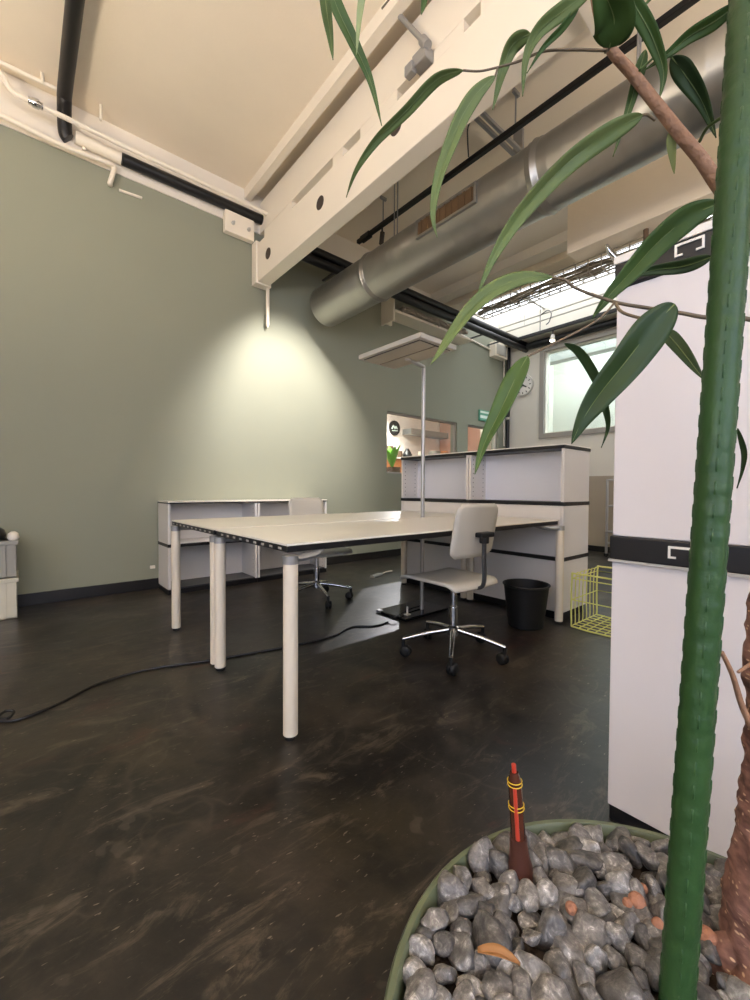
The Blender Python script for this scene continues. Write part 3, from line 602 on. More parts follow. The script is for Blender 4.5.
# ------------------------------------------------------------------ clock and exit sign
ck = thing('wall_clock', 'round white clock on the far wall', 'clock', (XF-.02, 4.06, 2.7))
c0 = (XF-.001, 4.05, 2.87)
MB().cyl((XF-.001, 4.05, 2.87), (XF-.04, 4.05, 2.87), .19, n=40).build('case', M['lightgrey'], ck, bevel=.006, smooth=True)
MB().cyl((XF-.04, 4.05, 2.87), (XF-.043, 4.05, 2.87), .172, n=40).build('dial', M['clockface'], ck)
mk = MB()
for k_ in range(12):
    a = k_*PI/6; mk.box(XF-.0455, XF-.043, 4.05-.008, 4.05+.008, 2.87+.125, 2.87+.16, Euler((a, 0, 0)), (XF-.044, 4.05, 2.87))
mk.build('hour_mark', M['black'], ck)
for nm, a, l, wd in (('hour_hand', 2.1, .085, .010), ('minute_hand', 3.9, .13, .007)):
    MB().box(XF-.048, XF-.0455, 4.05-wd, 4.05+wd, 2.85, 2.87+l, Euler((a, 0, 0)), (XF-.047, 4.05, 2.87)).build(nm, M['black'], ck)
es = thing('exit_sign', 'small green and white striped emergency sign on the green wall', 'sign', (6.35, YW-.02, 2.2))
MB().box(6.14, 6.56, YW-.03, YW-.001, 2.19, 2.38).build('body', M['green_sign'], es, bevel=.004)
MB().box(6.16, 6.54, YW-.033, YW-.0305, 2.325, 2.36).box(6.16, 6.54, YW-.033, YW-.0305, 2.235, 2.285).build('stripe', M['sign_white'], es)
tag(MB().box(.94, .985, YW-.012, YW-.0005, .195, .225).build('wall_socket', M['white_wall'], bevel=.003), 'tiny white plate low on the green wall beside the low shelf', 'plate')

# ------------------------------------------------------------------ room behind: contents
sg = thing('round_sign', 'round black sign with white mark in the lit room behind the glass', 'sign', (6.4, AY1-.02, 2.1))
SX, SZ = 6.92, 2.46
MB().cyl((SX, AY1-.001, SZ), (SX, AY1-.03, SZ), .18, n=32).build('disc', M['black'], sg)
MB().tube(spline([(SX-.10, AY1-.034, SZ-.03), (SX-.05, AY1-.034, SZ+.05), (SX+.0, AY1-.034, SZ-.02), (SX+.03, AY1-.034, SZ+.04), (SX+.08, AY1-.034, SZ-.02)], 5), .016, 6).tube([(SX-.09, AY1-.034, SZ-.07), (SX+.09, AY1-.034, SZ-.06)], .012, 6).build('emblem', M['sign_white'], sg)
cn = thing('counter', 'low wooden counter in the room behind the interior window', 'counter', (6, AY1-.5, 0))
MB().box(6.2, 8.5, AY1-.6, AY1-.02, 0, 1.66).build('body', M['orange'], cn, bevel=.01); MB().box(6.16, 8.54, AY1-.64, AY1-.001, 1.66, 1.70).build('top', M['white_wall'], cn, bevel=.006)
tp = thing('potted_plant', 'bright green potted plant behind the interior window', 'plant', (5.35, 6.1, 0))
PX, PY = 5.74, 6.2
MB().lathe([(.10, .0), (.14, .0), (.17, .36), (.15, .36), (.14, .30), (.02, .30)], (PX, PY, 1.06), 20).build('pot', M['brownobj'], tp, smooth=True)
st_ = MB().box(PX-.2, PX+.2, PY-.2, PY+.2, 0, 1.06); tag(st_.build('plant_stand', M['orange'], bevel=.01), 'orange brown stand under the bright green plant', 'stand')
for k_ in range(12):
    a = k_*2.4; l = random.uniform(.16, .3); lf = MB(); el = .5+.5*random.random()
    tip = Vector((PX+math.cos(a)*l*math.cos(el), PY+math.sin(a)*l*math.cos(el), 1.5+l*math.sin(el)+.15)); bs = Vector((PX, PY, 1.36)); md = bs.lerp(tip, .6)+Vector((0, 0, .06))
    lf.tube(spline([bs, md, tip], 6), [.006, .01, .02, .035, .05, .055, .06, .06, .05, .04, .03, .015, .003], 8, squash=.2); lf.build('leaf', M['bright_green'], tp, smooth=True)
jar_labels = ['dark jar on the counter behind the interior window', 'small brown bowl on the counter behind the glass', 'black cone shaped object on the counter behind the glass', 'pale cup on the counter seen behind the lamp pole', 'grey green plant bowl at the far end of the counter', 'beige box at the far end of the counter behind the glass']
for k_, (x, r_, h_, mm) in enumerate(((6.42, .09, .26, 'brownobj'), (6.68, .11, .16, 'brownobj'), (6.98, .12, .24, 'black'), (7.42, .05, .2, 'white_wall'), (7.95, .16, .24, 'crate'), (8.3, .12, .26, 'orange'))):
    tag(MB().lathe([(r_*.8, 0), (r_, h_*.4), (r_*(.3 if k_ == 2 else .9), h_)], (x, AY1-.4, 1.7001), 16).build(['jar', 'bowl', 'ornament', 'cup', 'plant_bowl', 'canister'][k_], M[mm], smooth=True), jar_labels[k_], ['jar', 'bowl', 'ornament', 'cup', 'bowl', 'canister'][k_])
tag(MB().box(7.2, AX1-.001, AY1-.3, AY1-.001, 2.32, 2.46).build('wall_ledge', M['cast'], bevel=.01), 'grey beam on the wall of the room behind the glass', 'beam')

# ------------------------------------------------------------------ shelf units
def shelf_joint(b, x0, x1, y0, y1, z): b.box(x0, x1, y0, y1, z-.014, z+.014)
def low_unit(name, label, x0, x1):
    u = thing(name, label, 'shelf unit', ((x0+x1)/2, 4.24, 0), 'low shelf units at the green wall')
    y0, y1, th = 4.055, YW-.016, .022
    for z0, z1 in ((.045, .43), (.458, .825)):
        for x in (x0, x1-th): MB().box(x, x+th, y0, y1, z0, z1).build('side_panel', M['panel'], u, bevel=.002)
        MB().box(x0+th, x1-th, y1-.015, y1, z0, z1).build('back_panel', M['panel'], u)
    MB().box(x0-.004, x1+.004, y0-.006, y1, .825, .837).build('top_profile', M['black'], u); MB().box(x0-.002, x1+.002, y0-.004, y1, .837, .846).build('top_panel', M['lam'], u)
    MB().box(x0-.003, x1+.003, y0-.005, y1, .43, .458).build('joint_profile', M['black'], u)
    MB().box(x0+th, x1-th, y0+.01, y1-.016, .458, .466).build('shelf', M['panel'], u)
    MB().box(x0+.0, x1, y0+.004, y1, .0, .045).build('plinth', M['black'], u)
    MB().box(x0+th, x1-th, y0+.01, y1-.016, .045, .055).build('bottom_panel', M['darkgrey'], u)
    h = MB()
    for zb in (.07, .48):
        for k_ in range(9): h.cyl((x1-th-.001, y0+.05, zb+.04*k_), (x1-th+.001, y0+.05, zb+.04*k_), .004, n=6).cyl((x0+th-.001, y0+.05, zb+.04*k_), (x0+th+.001, y0+.05, zb+.04*k_), .004, n=6)
    h.build('peg_hole', M['gap'], u)
low_unit('low_shelf', 'open low white shelf unit nearest the crates on the green wall', 1.012, 1.862)
low_unit('low_shelf', 'open low white shelf unit behind the far chair on the green wall', 1.870, 2.72)

def tall_unit(label, y0, y1):
    x0, x1, th = 3.02, 3.45, .022
    u = thing('storage_unit', label, 'shelf unit', ((x0+x1)/2, (y0+y1)/2, 0), 'three tier units behind the desks')
    T = [(.06, .44), (.468, .85), (.878, 1.272)]
    for i, (z0, z1) in enumerate(T):
        for y in (y0, y1-th): MB().box(x0, x1, y, y+th, z0, z1).build('side_panel', M['panel'], u, bevel=.002)
        if i < 2: MB().box(x0+.003, x0+.02, y0+th+.002, y1-th-.002, z0+.002, z1-.002).build('front_panel', M['panel'], u, bevel=.002)
        else: MB().box(x0+.22, x0+.238, y0+th, y1-th, z0, z1).build('back_panel', M['backp'], u)
    for z in (.454, .864): MB().box(x0-.006, x1+.006, y0-.004, y1+.004, z-.014, z+.014).build('joint_profile', M['black'], u, bevel=.002)
    MB().box(x0-.008, x1+.008, y0-.004, y1+.004, 1.272, 1.296).build('top_profile', M['black'], u); MB().box(x0-.008, x1+.008, y0-.004, y1+.004, 1.296, 1.304).build('top_panel', M['lam'], u)
    MB().box(x0+.03, x1-.01, y0+.02, y1-.02, 0, .06).build('plinth', M['black'], u)
    h = MB()
    for k_ in range(9):
        for xx in (x0+.035, x0+.18): h.cyl((xx, y1-th-.001, .91+.04*k_), (xx, y1-th+.001, .91+.04*k_), .005, n=6)
        for xx in (x0+.035, x0+.18): h.cyl((xx, y0+th-.001, .91+.04*k_), (xx, y0+th+.001, .91+.04*k_), .005, n=6)
    h.build('peg_hole', M['gap'], u)
    h = MB()
    for z in (.454, .864):
        for k_ in range(6): h.box(x0+.04+k_*.065, x0+.075+k_*.065, y0-.006, y0-.003, z-.008, z+.008)
    h.build('profile_groove', M['gap'], u)
tall_unit('three tier white storage unit with open top, nearer the green wall', 2.276, 3.12)
tall_unit('three tier white storage unit with open top, beside the yellow wire basket', 1.42, 2.266)

# big cabinet close to the plant
cx0 = 1.305
cab = thing('tall_cabinet', 'tall white cabinet with black joint bands behind the plant', 'cabinet', (1.55, -.2, 0))
cy0, cy1 = -.9, .470
for z0, z1 in ((.042, .758), (.832, 1.534)): MB().box(cx0, cx0+.4, cy0, cy1, z0, z1).build('panel', M['cab'], cab, bevel=.003)
MB().box(cx0-.010, cx0+.404, cy0, cy1+.004, .765, .832).build('joint_band', M['black'], cab, bevel=.004)
MB().box(cx0-.012, cx0+.404, cy0, cy1+.006, .758, .765).build('band_edge', M['lampgrey'], cab)
MB().box(cx0-.010, cx0+.404, cy0, cy1+.004, 1.535, 1.602).build('top_band', M['black'], cab, bevel=.004)
MB().box(cx0-.012, cx0+.404, cy0, cy1+.006, 1.602, 1.624).build('top_panel', M['lam'], cab, bevel=.002)
MB().box(cx0+.004, cx0+.396, cy0, cy1-.004, 0, .042).build('plinth', M['black'], cab)
for z in (.785, 1.562):
    a, c, xa, xb = .268, .330, cx0-.014, cx0-.009
    MB().box(xa, xb, a, c, z+.026, z+.032).box(xa, xb, c-.005, c, z, z+.026).box(xa, xb, c-.017, c-.005, z, z+.005).box(xa, xb, a, a+.005, z, z+.026).box(xa, xb, a+.005, a+.017, z, z+.005).build('channel_bracket', M['lam'], cab)

# metal rack far behind
rk = thing('metal_rack', 'light grey tubular metal rack by the far wall behind the tall cabinet', 'rack', (6.6, 2.1, 0))
for x in (6.5, 6.85):
    for y in (2.42, 1.6): MB().cyl((x, y, .05), (x, y, 1.13), .018, n=10).build('post', M['alum'], rk, smooth=True)
s = MB()
for z in (.2, .37, .745, 1.12): s.cyl((6.5, 2.42, z), (6.5, 1.6, z), .013, n=8).cyl((6.85, 2.42, z), (6.85, 1.6, z), .013, n=8).cyl((6.5, 2.42, z), (6.85, 2.42, z), .013, n=8).cyl((6.5, 1.6, z), (6.85, 1.6, z), .013, n=8)
s.build('rail', M['alum'], rk, smooth=True)
for z in (.37, .745): MB().box(6.5, 6.85, 1.6, 2.42, z-.008, z+.004).build('shelf', M['lightgrey'], rk)
for x in (6.5, 6.85):
    for y in (2.42, 1.6): MB().cyl((x-.012, y, .03), (x+.012, y, .03), .03, n=16).cyl((x, y, .03), (x, y, .06), .01, n=8).build('castor', M['rubber'], rk, smooth=True)

# ------------------------------------------------------------------ desks
def desk(label, y0, y1, legs):
    x0, x1, TZ = .788, 3.010, .748
    t = thing('desk', label, 'desk', ((x0+x1)/2, (y0+y1)/2, 0), 'white desks standing back to back')
    MB().box(x0, x1, y0, y1, TZ-.009, TZ).build('table_top', M['lam'], t, bevel=.002)
    MB().box(x0+.003, x1-.003, y0+.003, y1-.003, TZ-.034, TZ-.009).build('edge_frame', M['black'], t, bevel=.002)
    MB().box(x0+.28, x1-.28, y0+.2, y1-.2, TZ-.07, TZ-.034).build('under_beam', M['black'], t, bevel=.004)
    h = MB(); k_ = y0+.05
    while k_ < y1-.05: h.box(x0+.001, x0+.006, k_, k_+.026, TZ-.027, TZ-.018).box(x0+.0045, x0+.0058, k_+.001, min(k_+.079, y1-.03), TZ-.025, TZ-.020); k_ += .078
    h.build('edge_groove', M['lampgrey'], t)
    for lx, sx in ((.787, 1), (2.972, -1)):
        for ly, sy in legs:
            if sx > 0 and ly > 2: lx = .803
            lg = MB().cyl((lx, ly, .016), (lx, ly, .676), .0285, n=28).build('leg', M['leg'], t, smooth=True)
            MB().cyl((lx, ly, 0), (lx, ly, .018), .023, n=20).build('foot', M['rubber'], lg, smooth=True)
            MB().cyl((lx, ly, .676), (lx, ly, .708), .030, n=28).build('cap', M['cast'], lg, smooth=True)
            MB().tube([(lx, ly, .694), (lx+sx*.06, ly+sy*.012, .693), (lx+sx*.12, ly+sy*.03, .695), (lx+sx*.17, ly+sy*.06, .706), (lx+sx*.2, ly+sy*.09, .716)], [.017, .020, .021, .022, .016], 10, squash=.75).build('bracket', M['cast'], lg, smooth=True)
desk('white desk with round legs, nearer the plant, front of the back to back pair', 1.45, 2.229, ((1.42, 1), (2.205, -1)))
desk('white desk with round legs, nearer the green wall, rear of the pair', 2.259, 3.07, ((2.272, 1), (3.025, -1)))

# ------------------------------------------------------------------ floor lamp (also builds the added unseen uplighters that brighten the ceiling)
def floor_lamp(label, pos, head, ang, lit, base, um='added_uplight'):
    px, py = pos
    t = thing('floor_lamp', label, 'floor lamp', (px, py, 0))
    bx0, bx1, by0, by1 = base
    MB().box(bx0, bx1, by0, by1, .004, .022).build('base', M['gloss_black'], t, bevel=.004)
    MB().box(bx0-.003, bx0+.03, by1-.05, by1+.003, .003, .024).build('corner_plate', M['alum'], t, bevel=.003)
    HZ = 1.915
    MB().cyl((px, py, .02), (px, py, HZ), .0155, n=20).build('pole', M['alum'], t, smooth=True)
    hx, hy = head
    MB().tube([(px, py, HZ-.012), (px, py, HZ+.004), (hx+.06, hy+.04, HZ+.014)], .0155, 12).build('arm', M['alum'], t, smooth=True)
    R = Euler((0, 0, ang)); piv = (hx, hy, HZ)
    hd = MB().box(hx-.185, hx+.185, hy-.312, hy+.312, HZ+.018, HZ+.052, R, piv).build('lamp_head', M['lampgrey'], t, bevel=.004)
    MB().box(hx-.157, hx+.157, hy-.28, hy+.28, HZ+.0135, HZ+.0185, R, piv).build('diffuser_gap', M['gap'], hd)
    for s_ in (-1, 1):
        MB().box(hx+s_*.079-.074, hx+s_*.079+.074, hy-.275, hy+.275, HZ+.011, HZ+.0145, R, piv).build('diffuser', M['lampdark'], hd)
    MB().cyl((hx+.06, hy+.04, HZ-.002), (hx+.06, hy+.04, HZ+.02), .022, n=16).build('pivot', M['lampgrey'], hd)
    if lit: MB().box(hx-.15, hx+.15, hy-.29, hy+.29, HZ+.053, HZ+.056, R, piv).build('added_uplight', M[um], hd)
    return t
floor_lamp('slim grey floor lamp with flat rectangular head rising between the desks', (2.405, 2.244), (2.13, 2.165), math.radians(1), False, (2.12, 2.60, 2.14, 2.46))
floor_lamp('added unseen uplighter brightening the ceiling, standing by the crates', (-1.3, 1.9), (-1.55, 1.9), 0, True, (-1.55, -1.07, 1.74, 2.06))
floor_lamp('added unseen uplighter brightening the ceiling, standing behind the camera', (-.9, -1.4), (-1.15, -1.4), 0, True, (-1.15, -.67, -1.56, -1.24))

floor_lamp('added unseen uplighter brightening the ceiling, standing behind the tall cabinet', (3.4, -1.5), (3.15, -1.5), 0, True, (3.15, 3.63, -1.66, -1.34), 'added_uplight_soft')  # added, unseen, to lift the ceiling on the far side of the beam

# ------------------------------------------------------------------ chairs
def chair(label, loc, rz, group):
    t = thing('office_chair', label, 'chair', (0, 0, 0), group)
    s = MB(); nx, ny = 10, 22; g = []
    for j in range(ny+1):
        v = j/ny; y = -.185+.46*v; z = .452
        if v < .16: q = (.16-v)/.16; z -= .030*q*q; y += .018*q*q
        if v > .84: q = (v-.84)/.16; z -= .026*q*q; y -= .012*q*q
        wv = .202 - (.02*((.12-v)/.12)**2 if v < .12 else 0) - (.02*((v-.88)/.12)**2 if v > .88 else 0)
        g.append([s.bm.verts.new((wv*(2*i/nx-1), y, z-.006*(1-(2*i/nx-1)**2))) for i in range(nx+1)])
    for j in range(ny):
        for i in range(nx): s.bm.faces.new((g[j][i], g[j][i+1], g[j+1][i+1], g[j+1][i]))
    s.build('seat', M['seat'], t, smooth=True, solid=.013)
    s = MB(); g = []
    for j in range(nx+3):
        v = j/(nx+2); row = []
        z = .590+.298*v
        wv = .182-.004*v
        e = min(v, 1-v)
        if e < .17: wv -= .045*(1-math.sqrt(max(0, 1-((.17-e)/.17)**2)))
        for i in range(nx+1):
            u = 2*i/nx-1; row.append(s.bm.verts.new((wv*u, -.118-.055*v-.02*(1-u*u), z)))
        g.append(row)
    for j in range(nx+2):
        for i in range(nx): s.bm.faces.new((g[j][i], g[j][i+1], g[j+1][i+1], g[j+1][i]))
    s.build('backrest', M['seat'], t, smooth=True, solid=.013)
    arm = MB().tube(spline([(.0, -.05, .425), (.015, -.13, .415), (.02, -.185, .43), (.02, -.20, .49), (.02, -.196, .58), (.02, -.196, .70)], 6), .017, 10, squash=.6).build('back_support', M['darkgrey'], t, smooth=True)
    MB().box(-.035, .075, -.225, -.175, .705, .732).cyl((.02, -.196, .67), (.02, -.196, .71), .026, n=12).build('height_knob', M['rubber'], arm, bevel=.006)
    MB().box(-.07, .07, -.10, .10, .405, .436).box(-.035, .035, -.13, -.08, .41, .43).build('mechanism', M['darkgrey'], t, bevel=.01)
    MB().cyl((.06, .03, .418), (.20, .03, .41), .008, n=8).cyl((.185, .03, .412), (.225, .03, .408), .014, n=10).build('lever', M['rubber'], t, smooth=True)
    MB().cyl((0, 0, .11), (0, 0, .28), .027, n=20).cyl((0, 0, .27), (0, 0, .41), .02, n=20).build('column', M['chrome'], t, smooth=True)
    MB().lathe([(.02, .115), (.036, .12), (.036, .165), (.026, .175)], (0, 0, 0), 20).build('hub', M['chrome'], t, smooth=True)
    for k_ in range(5):
        a = math.radians(218.7+72*k_); c, s_ = math.cos(a), math.sin(a)
        MB().tube([(c*.02, s_*.02, .150), (c*.16, s_*.16, .130), (c*.30, s_*.30, .100)], [.017, .014, .011], 10).build('base_arm', M['chrome'], t, smooth=True)
        w_ = MB(); cx_, cy_ = c*.295, s_*.295; ta = a+1.1; tx, ty = math.cos(ta), math.sin(ta)
        ox, oy = -ty*.014, tx*.014
        for sg_ in (-1, 1): w_.tube([(cx_+ox+tx*q*sg_, cy_+oy+ty*q*sg_, .033) for q in (.003, .006, .018, .024, .026)], [.030, .033, .032, .026, .012], 24)
        w_.cyl((cx_, cy_, .045), (cx_, cy_, .10), .011, n=10).cyl((cx_+ox-tx*.004, cy_+oy-ty*.004, .033), (cx_+ox+tx*.004, cy_+oy+ty*.004, .033), .012, n=12)
        w_.build('castor', M['rubber'], t, smooth=True)
    t.location = loc; t.rotation_euler = (0, 0, rz)
    return t
c1 = chair('white shell office chair on chrome base at the front of the desks', (1.922, 1.541, 0), math.radians(-2), 'office chairs')
c2 = copy_tree(c1); c2['label'] = 'white shell office chair behind the desks, facing the room, before the low shelf'
c2.location = (1.95, 3.06, 0); c2.rotation_euler = (0, 0, math.radians(181))

# ------------------------------------------------------------------ bin, basket, crates, cables
bn = thing('waste_bin', 'black plastic waste bin under the end of the front desk', 'bin', (2.70, 1.55, 0))
MB().lathe([(.115, 0), (.120, .004), (.152, .285), (.158, .29), (.158, .30), (.148, .30), (.146, .285), (.114, .012), (.01, .012)], (2.735, 1.545, 0), 40).build('body', M['rubber'], bn, smooth=True)
MB().tube([(2.735+.156*math.cos(k_*PI/20), 1.545+.156*math.sin(k_*PI/20), .297) for k_ in range(41)], .006, 8).build('rim', M['black'], bn, smooth=True)

wb = thing('wire_basket', 'yellow wire basket on the floor beside the white storage unit', 'basket', (3.12, 1.16, 0))
x0, x1, y0, y1, z0, z1 = 2.93, 3.36, .98, 1.31, .012, .385
fr = MB()
def rect_wire(b, pts, r_): b.tube(pts+[pts[0]], r_, 6)
for k_ in range(8):
    x = x0+(x1-x0)*k_/7
    fr.tube(spline([(x, y0, z1-.03), (x, y0, z0+.04), (x, y0+.03, z0), (x, y1-.03, z0), (x, y1, z0+.04), (x, y1, z1-.03), (x, y1-.03, z1)], 3), .0036, 6)
fr.build('hoop', M['wireyel'], wb, smooth=True)
fr = MB()
for k_ in range(7):
    y = y0+(y1-y0)*k_/6; fr.cyl((x0, y, z0+.004), (x1, y, z0+.004), .0042, n=6)
for z in (z1-.035, .2): rect_wire(fr, [(x0, y0, z), (x1, y0, z), (x1, y1, z), (x0, y1, z)], .0042)
fr.build('grid', M['wireyel'], wb, smooth=True)
for x in (x0, x1):
    fr = MB(); rect_wire(fr, spline([(x, y0, z1-.03), (x, y0, z0+.04), (x, y0+.03, z0), (x, y1-.03, z0), (x, y1, z0+.04), (x, y1, z1-.03), (x, y1-.03, z1), (x, y0+.03, z1)], 3), .006); fr.build('end_frame', M['wireyel'], wb, smooth=True)

def crate(name, label, z0, z1, m, mrim, x0=-.62, x1=-.012, y0=4.03, y1=4.40):
    t = thing(name, label, 'crate', ((x0+x1)/2, (y0+y1)/2, z0))
    th = .012; b = MB(); i = .012
    b.box(x0+i, x1-i, y0+i, y0+i+th, z0, z1).box(x0+i, x1-i, y1-i-th, y1-i, z0, z1).box(x0+i, x0+i+th, y0+i+th, y1-i-th, z0, z1).box(x1-i-th, x1-i, y0+i+th, y1-i-th, z0, z1).box(x0+i, x1-i, y0+i, y1-i, z0, z0+th)
    b.build('wall_shell', m, t, bevel=.003)
    b = MB(); zt = z1
    for a in ((x0, x1, y0, y0+i+th), (x0, x1, y1-i-th, y1), (x0, x0+i+th, y0+i+th, y1-i-th), (x1-i-th, x1, y0+i+th, y1-i-th)): b.box(*a, zt-.03, zt)
    b.build('rim', mrim, t, bevel=.004)
    for x in (x0+.03, x0+.2, x0+.4, x1-.075, x1-.02): MB().box(x-.006, x+.006, y0+.002, y0+i, z0+.01, zt-.03).build('rib', mrim, t, bevel=.002)
crate('storage_box', 'milky translucent plastic box under the grey crate by the wall', 0, .30, M['clear'], M['clear'])
crate('storage_crate', 'grey plastic crate stacked on the milky box by the wall', .302, .575, M['crate'], M['crate'])
ob = thing('camera_bag', 'dark bundle lying on top of the grey crate', 'bag', (-.2, 4.2, .575))
MB().lathe([(.12, 0), (.13, .03), (.12, .07), (.08, .10), (.02, .105)], (-.21, 4.22, .576), 20).build('body', M['black'], ob, smooth=True)
tag(MB().lathe([(.025, 0), (.035, .02), (.03, .05), (.012, .065)], (-.04, 4.07, .576), 16).build('small_cup', M['white_wall'], smooth=True), 'small white object on the corner of the grey crate', 'cup')

cc = [Vector(p) for p in DATA['cable']]
tag(MB().tube(spline(cc, 8), .0062, 8).build('floor_cable', M['cable'], smooth=True), 'long black cable snaking across the dark floor to the lamp', 'cable')
tag(MB().tube(spline([(-.12, 2.25, .007), (-.085, 2.28, .02), (-.055, 2.31, .028), (-.03, 2.30, .02), (-.05, 2.27, .012), (-.09, 2.30, .01)], 6), .006, 8).build('cable_coil', M['cable'], smooth=True), 'small loop of black cable at the edge of the floor', 'cable')
tag(MB().tube(spline([Vector(p) for p in DATA['cable2']], 6), .005, 8).build('lamp_cable', M['cable'], smooth=True), 'thin black cable lying across the lamp base', 'cable')
ps = thing('power_strip', 'pale power strip with cord on the floor beyond the desks', 'power strip', DATA['strip'][0])
a, c = Vector(DATA['strip'][0]), Vector(DATA['strip'][1])
MB().tube([a, a.lerp(c, .3), a.lerp(c, .45)], [.03, .034, .02], 12, squash=.7).build('body', M['lampgrey'], ps, smooth=True)
MB().tube(spline([a.lerp(c, .45), a.lerp(c, .7)+Vector((0, 0, .01)), c], 4), .008, 8).build('cord', M['white_wall'], ps, smooth=True)
lt = thing('lamp_tag', 'small white upright plug on the lamp base', 'plug', (2.2, 2.2, .022))
MB().box(2.19, 2.23, 2.19, 2.23, .0225, .03).cyl((2.21, 2.21, .03), (2.21, 2.21, .085), .007, n=10).build('body', M['white_wall'], lt, bevel=.002)

# ------------------------------------------------------------------ plant
PC = (.451, .060); PR = .301; RZ = .45
pl = thing('potted_fig', 'tall potted fig with long narrow leaves in a green pot of stones', 'plant', (PC[0], PC[1], 0))
pot = MB().lathe([(.20, 0), (.215, .005), (.262, .40), (PR-.006, .41), (PR, .415), (PR, .446), (PR-.003, RZ), (PR-.009, RZ), (PR-.012, .446), (PR-.014, .40), (.27, .30), (.01, .30)], (PC[0], PC[1], 0), 96).build('pot', M['pot'], pl, smooth=True)
MB().lathe([(.268, .31), (.286, .424), (.20, .426), (.10, .427), (.002, .427)], (PC[0], PC[1], 0), 64).build('soil', M['soil'], pl, smooth=True)
tp_ = [Vector(p) for p, r_ in DATA['trunk']]; tr_ = [r_ for p, r_ in DATA['trunk']]
# trunk with knobbly bark
def lumpy_tube(b, pts, rad, n, amp, fr_):
    sp = spline(pts, 8); rs = []
    for i in range(len(sp)):
        t = i/8; j = min(int(t), len(rad)-2); rs.append(rad[j]+(rad[j+1]-rad[j])*(t-j))
    b.tube(sp, rs, n)
    for v in b.bm.verts:
        d_ = noise.noise(v.co*fr_)*amp + noise.noise(v.co*fr_*2.7)*amp*.5
        c_ = min(sp, key=lambda p_: (p_-v.co).length); dv = (v.co-c_)
        if dv.length > 1e-5: v.co += dv.normalized()*d_
b = MB(); tp_[0] = Vector((tp_[1].x+.01, tp_[1].y, .392)); lumpy_tube(b, tp_, tr_, 40, .006, 45); b.build('trunk', M['bark'], pl, smooth=True)
# roots flare
b = MB()
for a in (2.0, 2.9, 3.9, 5.0):
    o_ = tp_[1]; b.tube(spline([o_+Vector((0, 0, .05)), o_+Vector((math.cos(a)*.05, math.sin(a)*.05, .01)), Vector((o_.x+math.cos(a)*.085, o_.y+math.sin(a)*.085, .40))], 5), [.028]*5+[.02]*5+[.01], 10)
b.build('root', M['bark'], pl, smooth=True)
for pts, r0, r1, kd in DATA['stems']:
    k_ = 6; sp = spline(pts, k_); n_ = len(sp)
    MB().tube(sp, [r0+(r1-r0)*i/(n_-1) for i in range(n_)], 10).build('branch' if kd == 'b' else 'leaf_stalk', M['branch'] if kd == 'b' else (M['twig'] if kd == 't' else M['leaf1']), pl, smooth=True)
CAMP = Vector((0, 0, .96))
for li, (pts, wd, sh) in enumerate(DATA['leaves']):
    rng = random.Random(li); sp = spline(pts, 10); n_ = len(sp); s = MB(); rows = []
    tilt = rng.uniform(-.35, .35)
    for i, p in enumerate(sp):
        v = i/(n_-1)
        t = (sp[min(i+1, n_-1)]-sp[max(i-1, 0)]).normalized()
        vw = (p-CAMP).normalized(); sd = t.cross(vw).normalized(); up = sd.cross(t).normalized()
        if up.dot(vw) > 0: up = -up
        sd = (sd*math.cos(tilt)+up*math.sin(tilt))
        wv = wd/2*(math.sin(min(1, v/.28)*PI/2)**.7 if v < .28 else 1)*(1-((v-.28)/.72)**1.7 if v > .28 else 1)
        wv = max(wv, .0006)
        fold = .42 if wd > .02 else .3
        nn = sd.cross(t).normalized()
        if nn.dot(vw) > 0: nn = -nn
        rows.append([s.bm.verts.new(p+sd*(wv*u)+nn*(fold*wv*(abs(u)-.0)+.10*wv*math.sin(v*9+u*2))) for u in (-1, -.66, -.33, 0, .33, .66, 1)])
    for a, c in zip(rows, rows[1:]):
        for i in range(6): s.bm.faces.new((a[i], a[i+1], c[i+1], c[i]))
    lf = s.build('leaf', M['leaf%d' % sh], pl, smooth=True, solid=.0006)
    if wd > .012:
        mr_ = MB().tube([p+((CAMP-p).normalized()*.0007) for p in sp[:-2]], [max(.0003, .0008*(1-i/n_)) for i in range(n_-2)], 6); mr_.build('midrib', M['rib'], lf, smooth=True)

# green stake
ps_, pe_ = Vector(DATA['pole'][0]), Vector(DATA['pole'][1]); dv = (pe_-ps_).normalized()
b0 = ps_-dv*((ps_.z-.428)/dv.z)
sk_ = thing('plant_stake', 'thick knobbly green plastic stake standing in the pot of stones', 'stake', b0)
L_ = (pe_-b0).length; pts = []; rs = []; i = 0
N_ = 200
for i in range(N_+1):
    u = i/N_; pts.append(b0+dv*(L_*u)); rs.append(.0150+.0004*math.sin(u*L_/.023*2*PI))
MB().tube(pts, rs, 32).build('shaft', M['pole'], sk_, smooth=True)
s = MB(); d2 = MB(); tc_ = (CAMP-(b0+dv*.4)); tc_ -= dv*tc_.dot(dv); tc_.normalize(); sd = dv.cross(tc_)
k_ = 0; u = .03
while u < L_-.02:
    for j, ang in enumerate((0.12, 1.42, 2.7, 3.8, 4.95)):
        nv = tc_*math.cos(ang)+sd*math.sin(ang); uu = u+(.006 if j % 2 else 0)
        p = b0+dv*uu+nv*.0145
        d2.tube([p-dv*.0078-nv*.0008, p-dv*.006, p, p+dv*.006, p+dv*.0078-nv*.0008], [.0004, .0012, .0013, .0012, .0004], 8)
    u += .023
d2.build('knob', M['pole'], sk_, smooth=True)

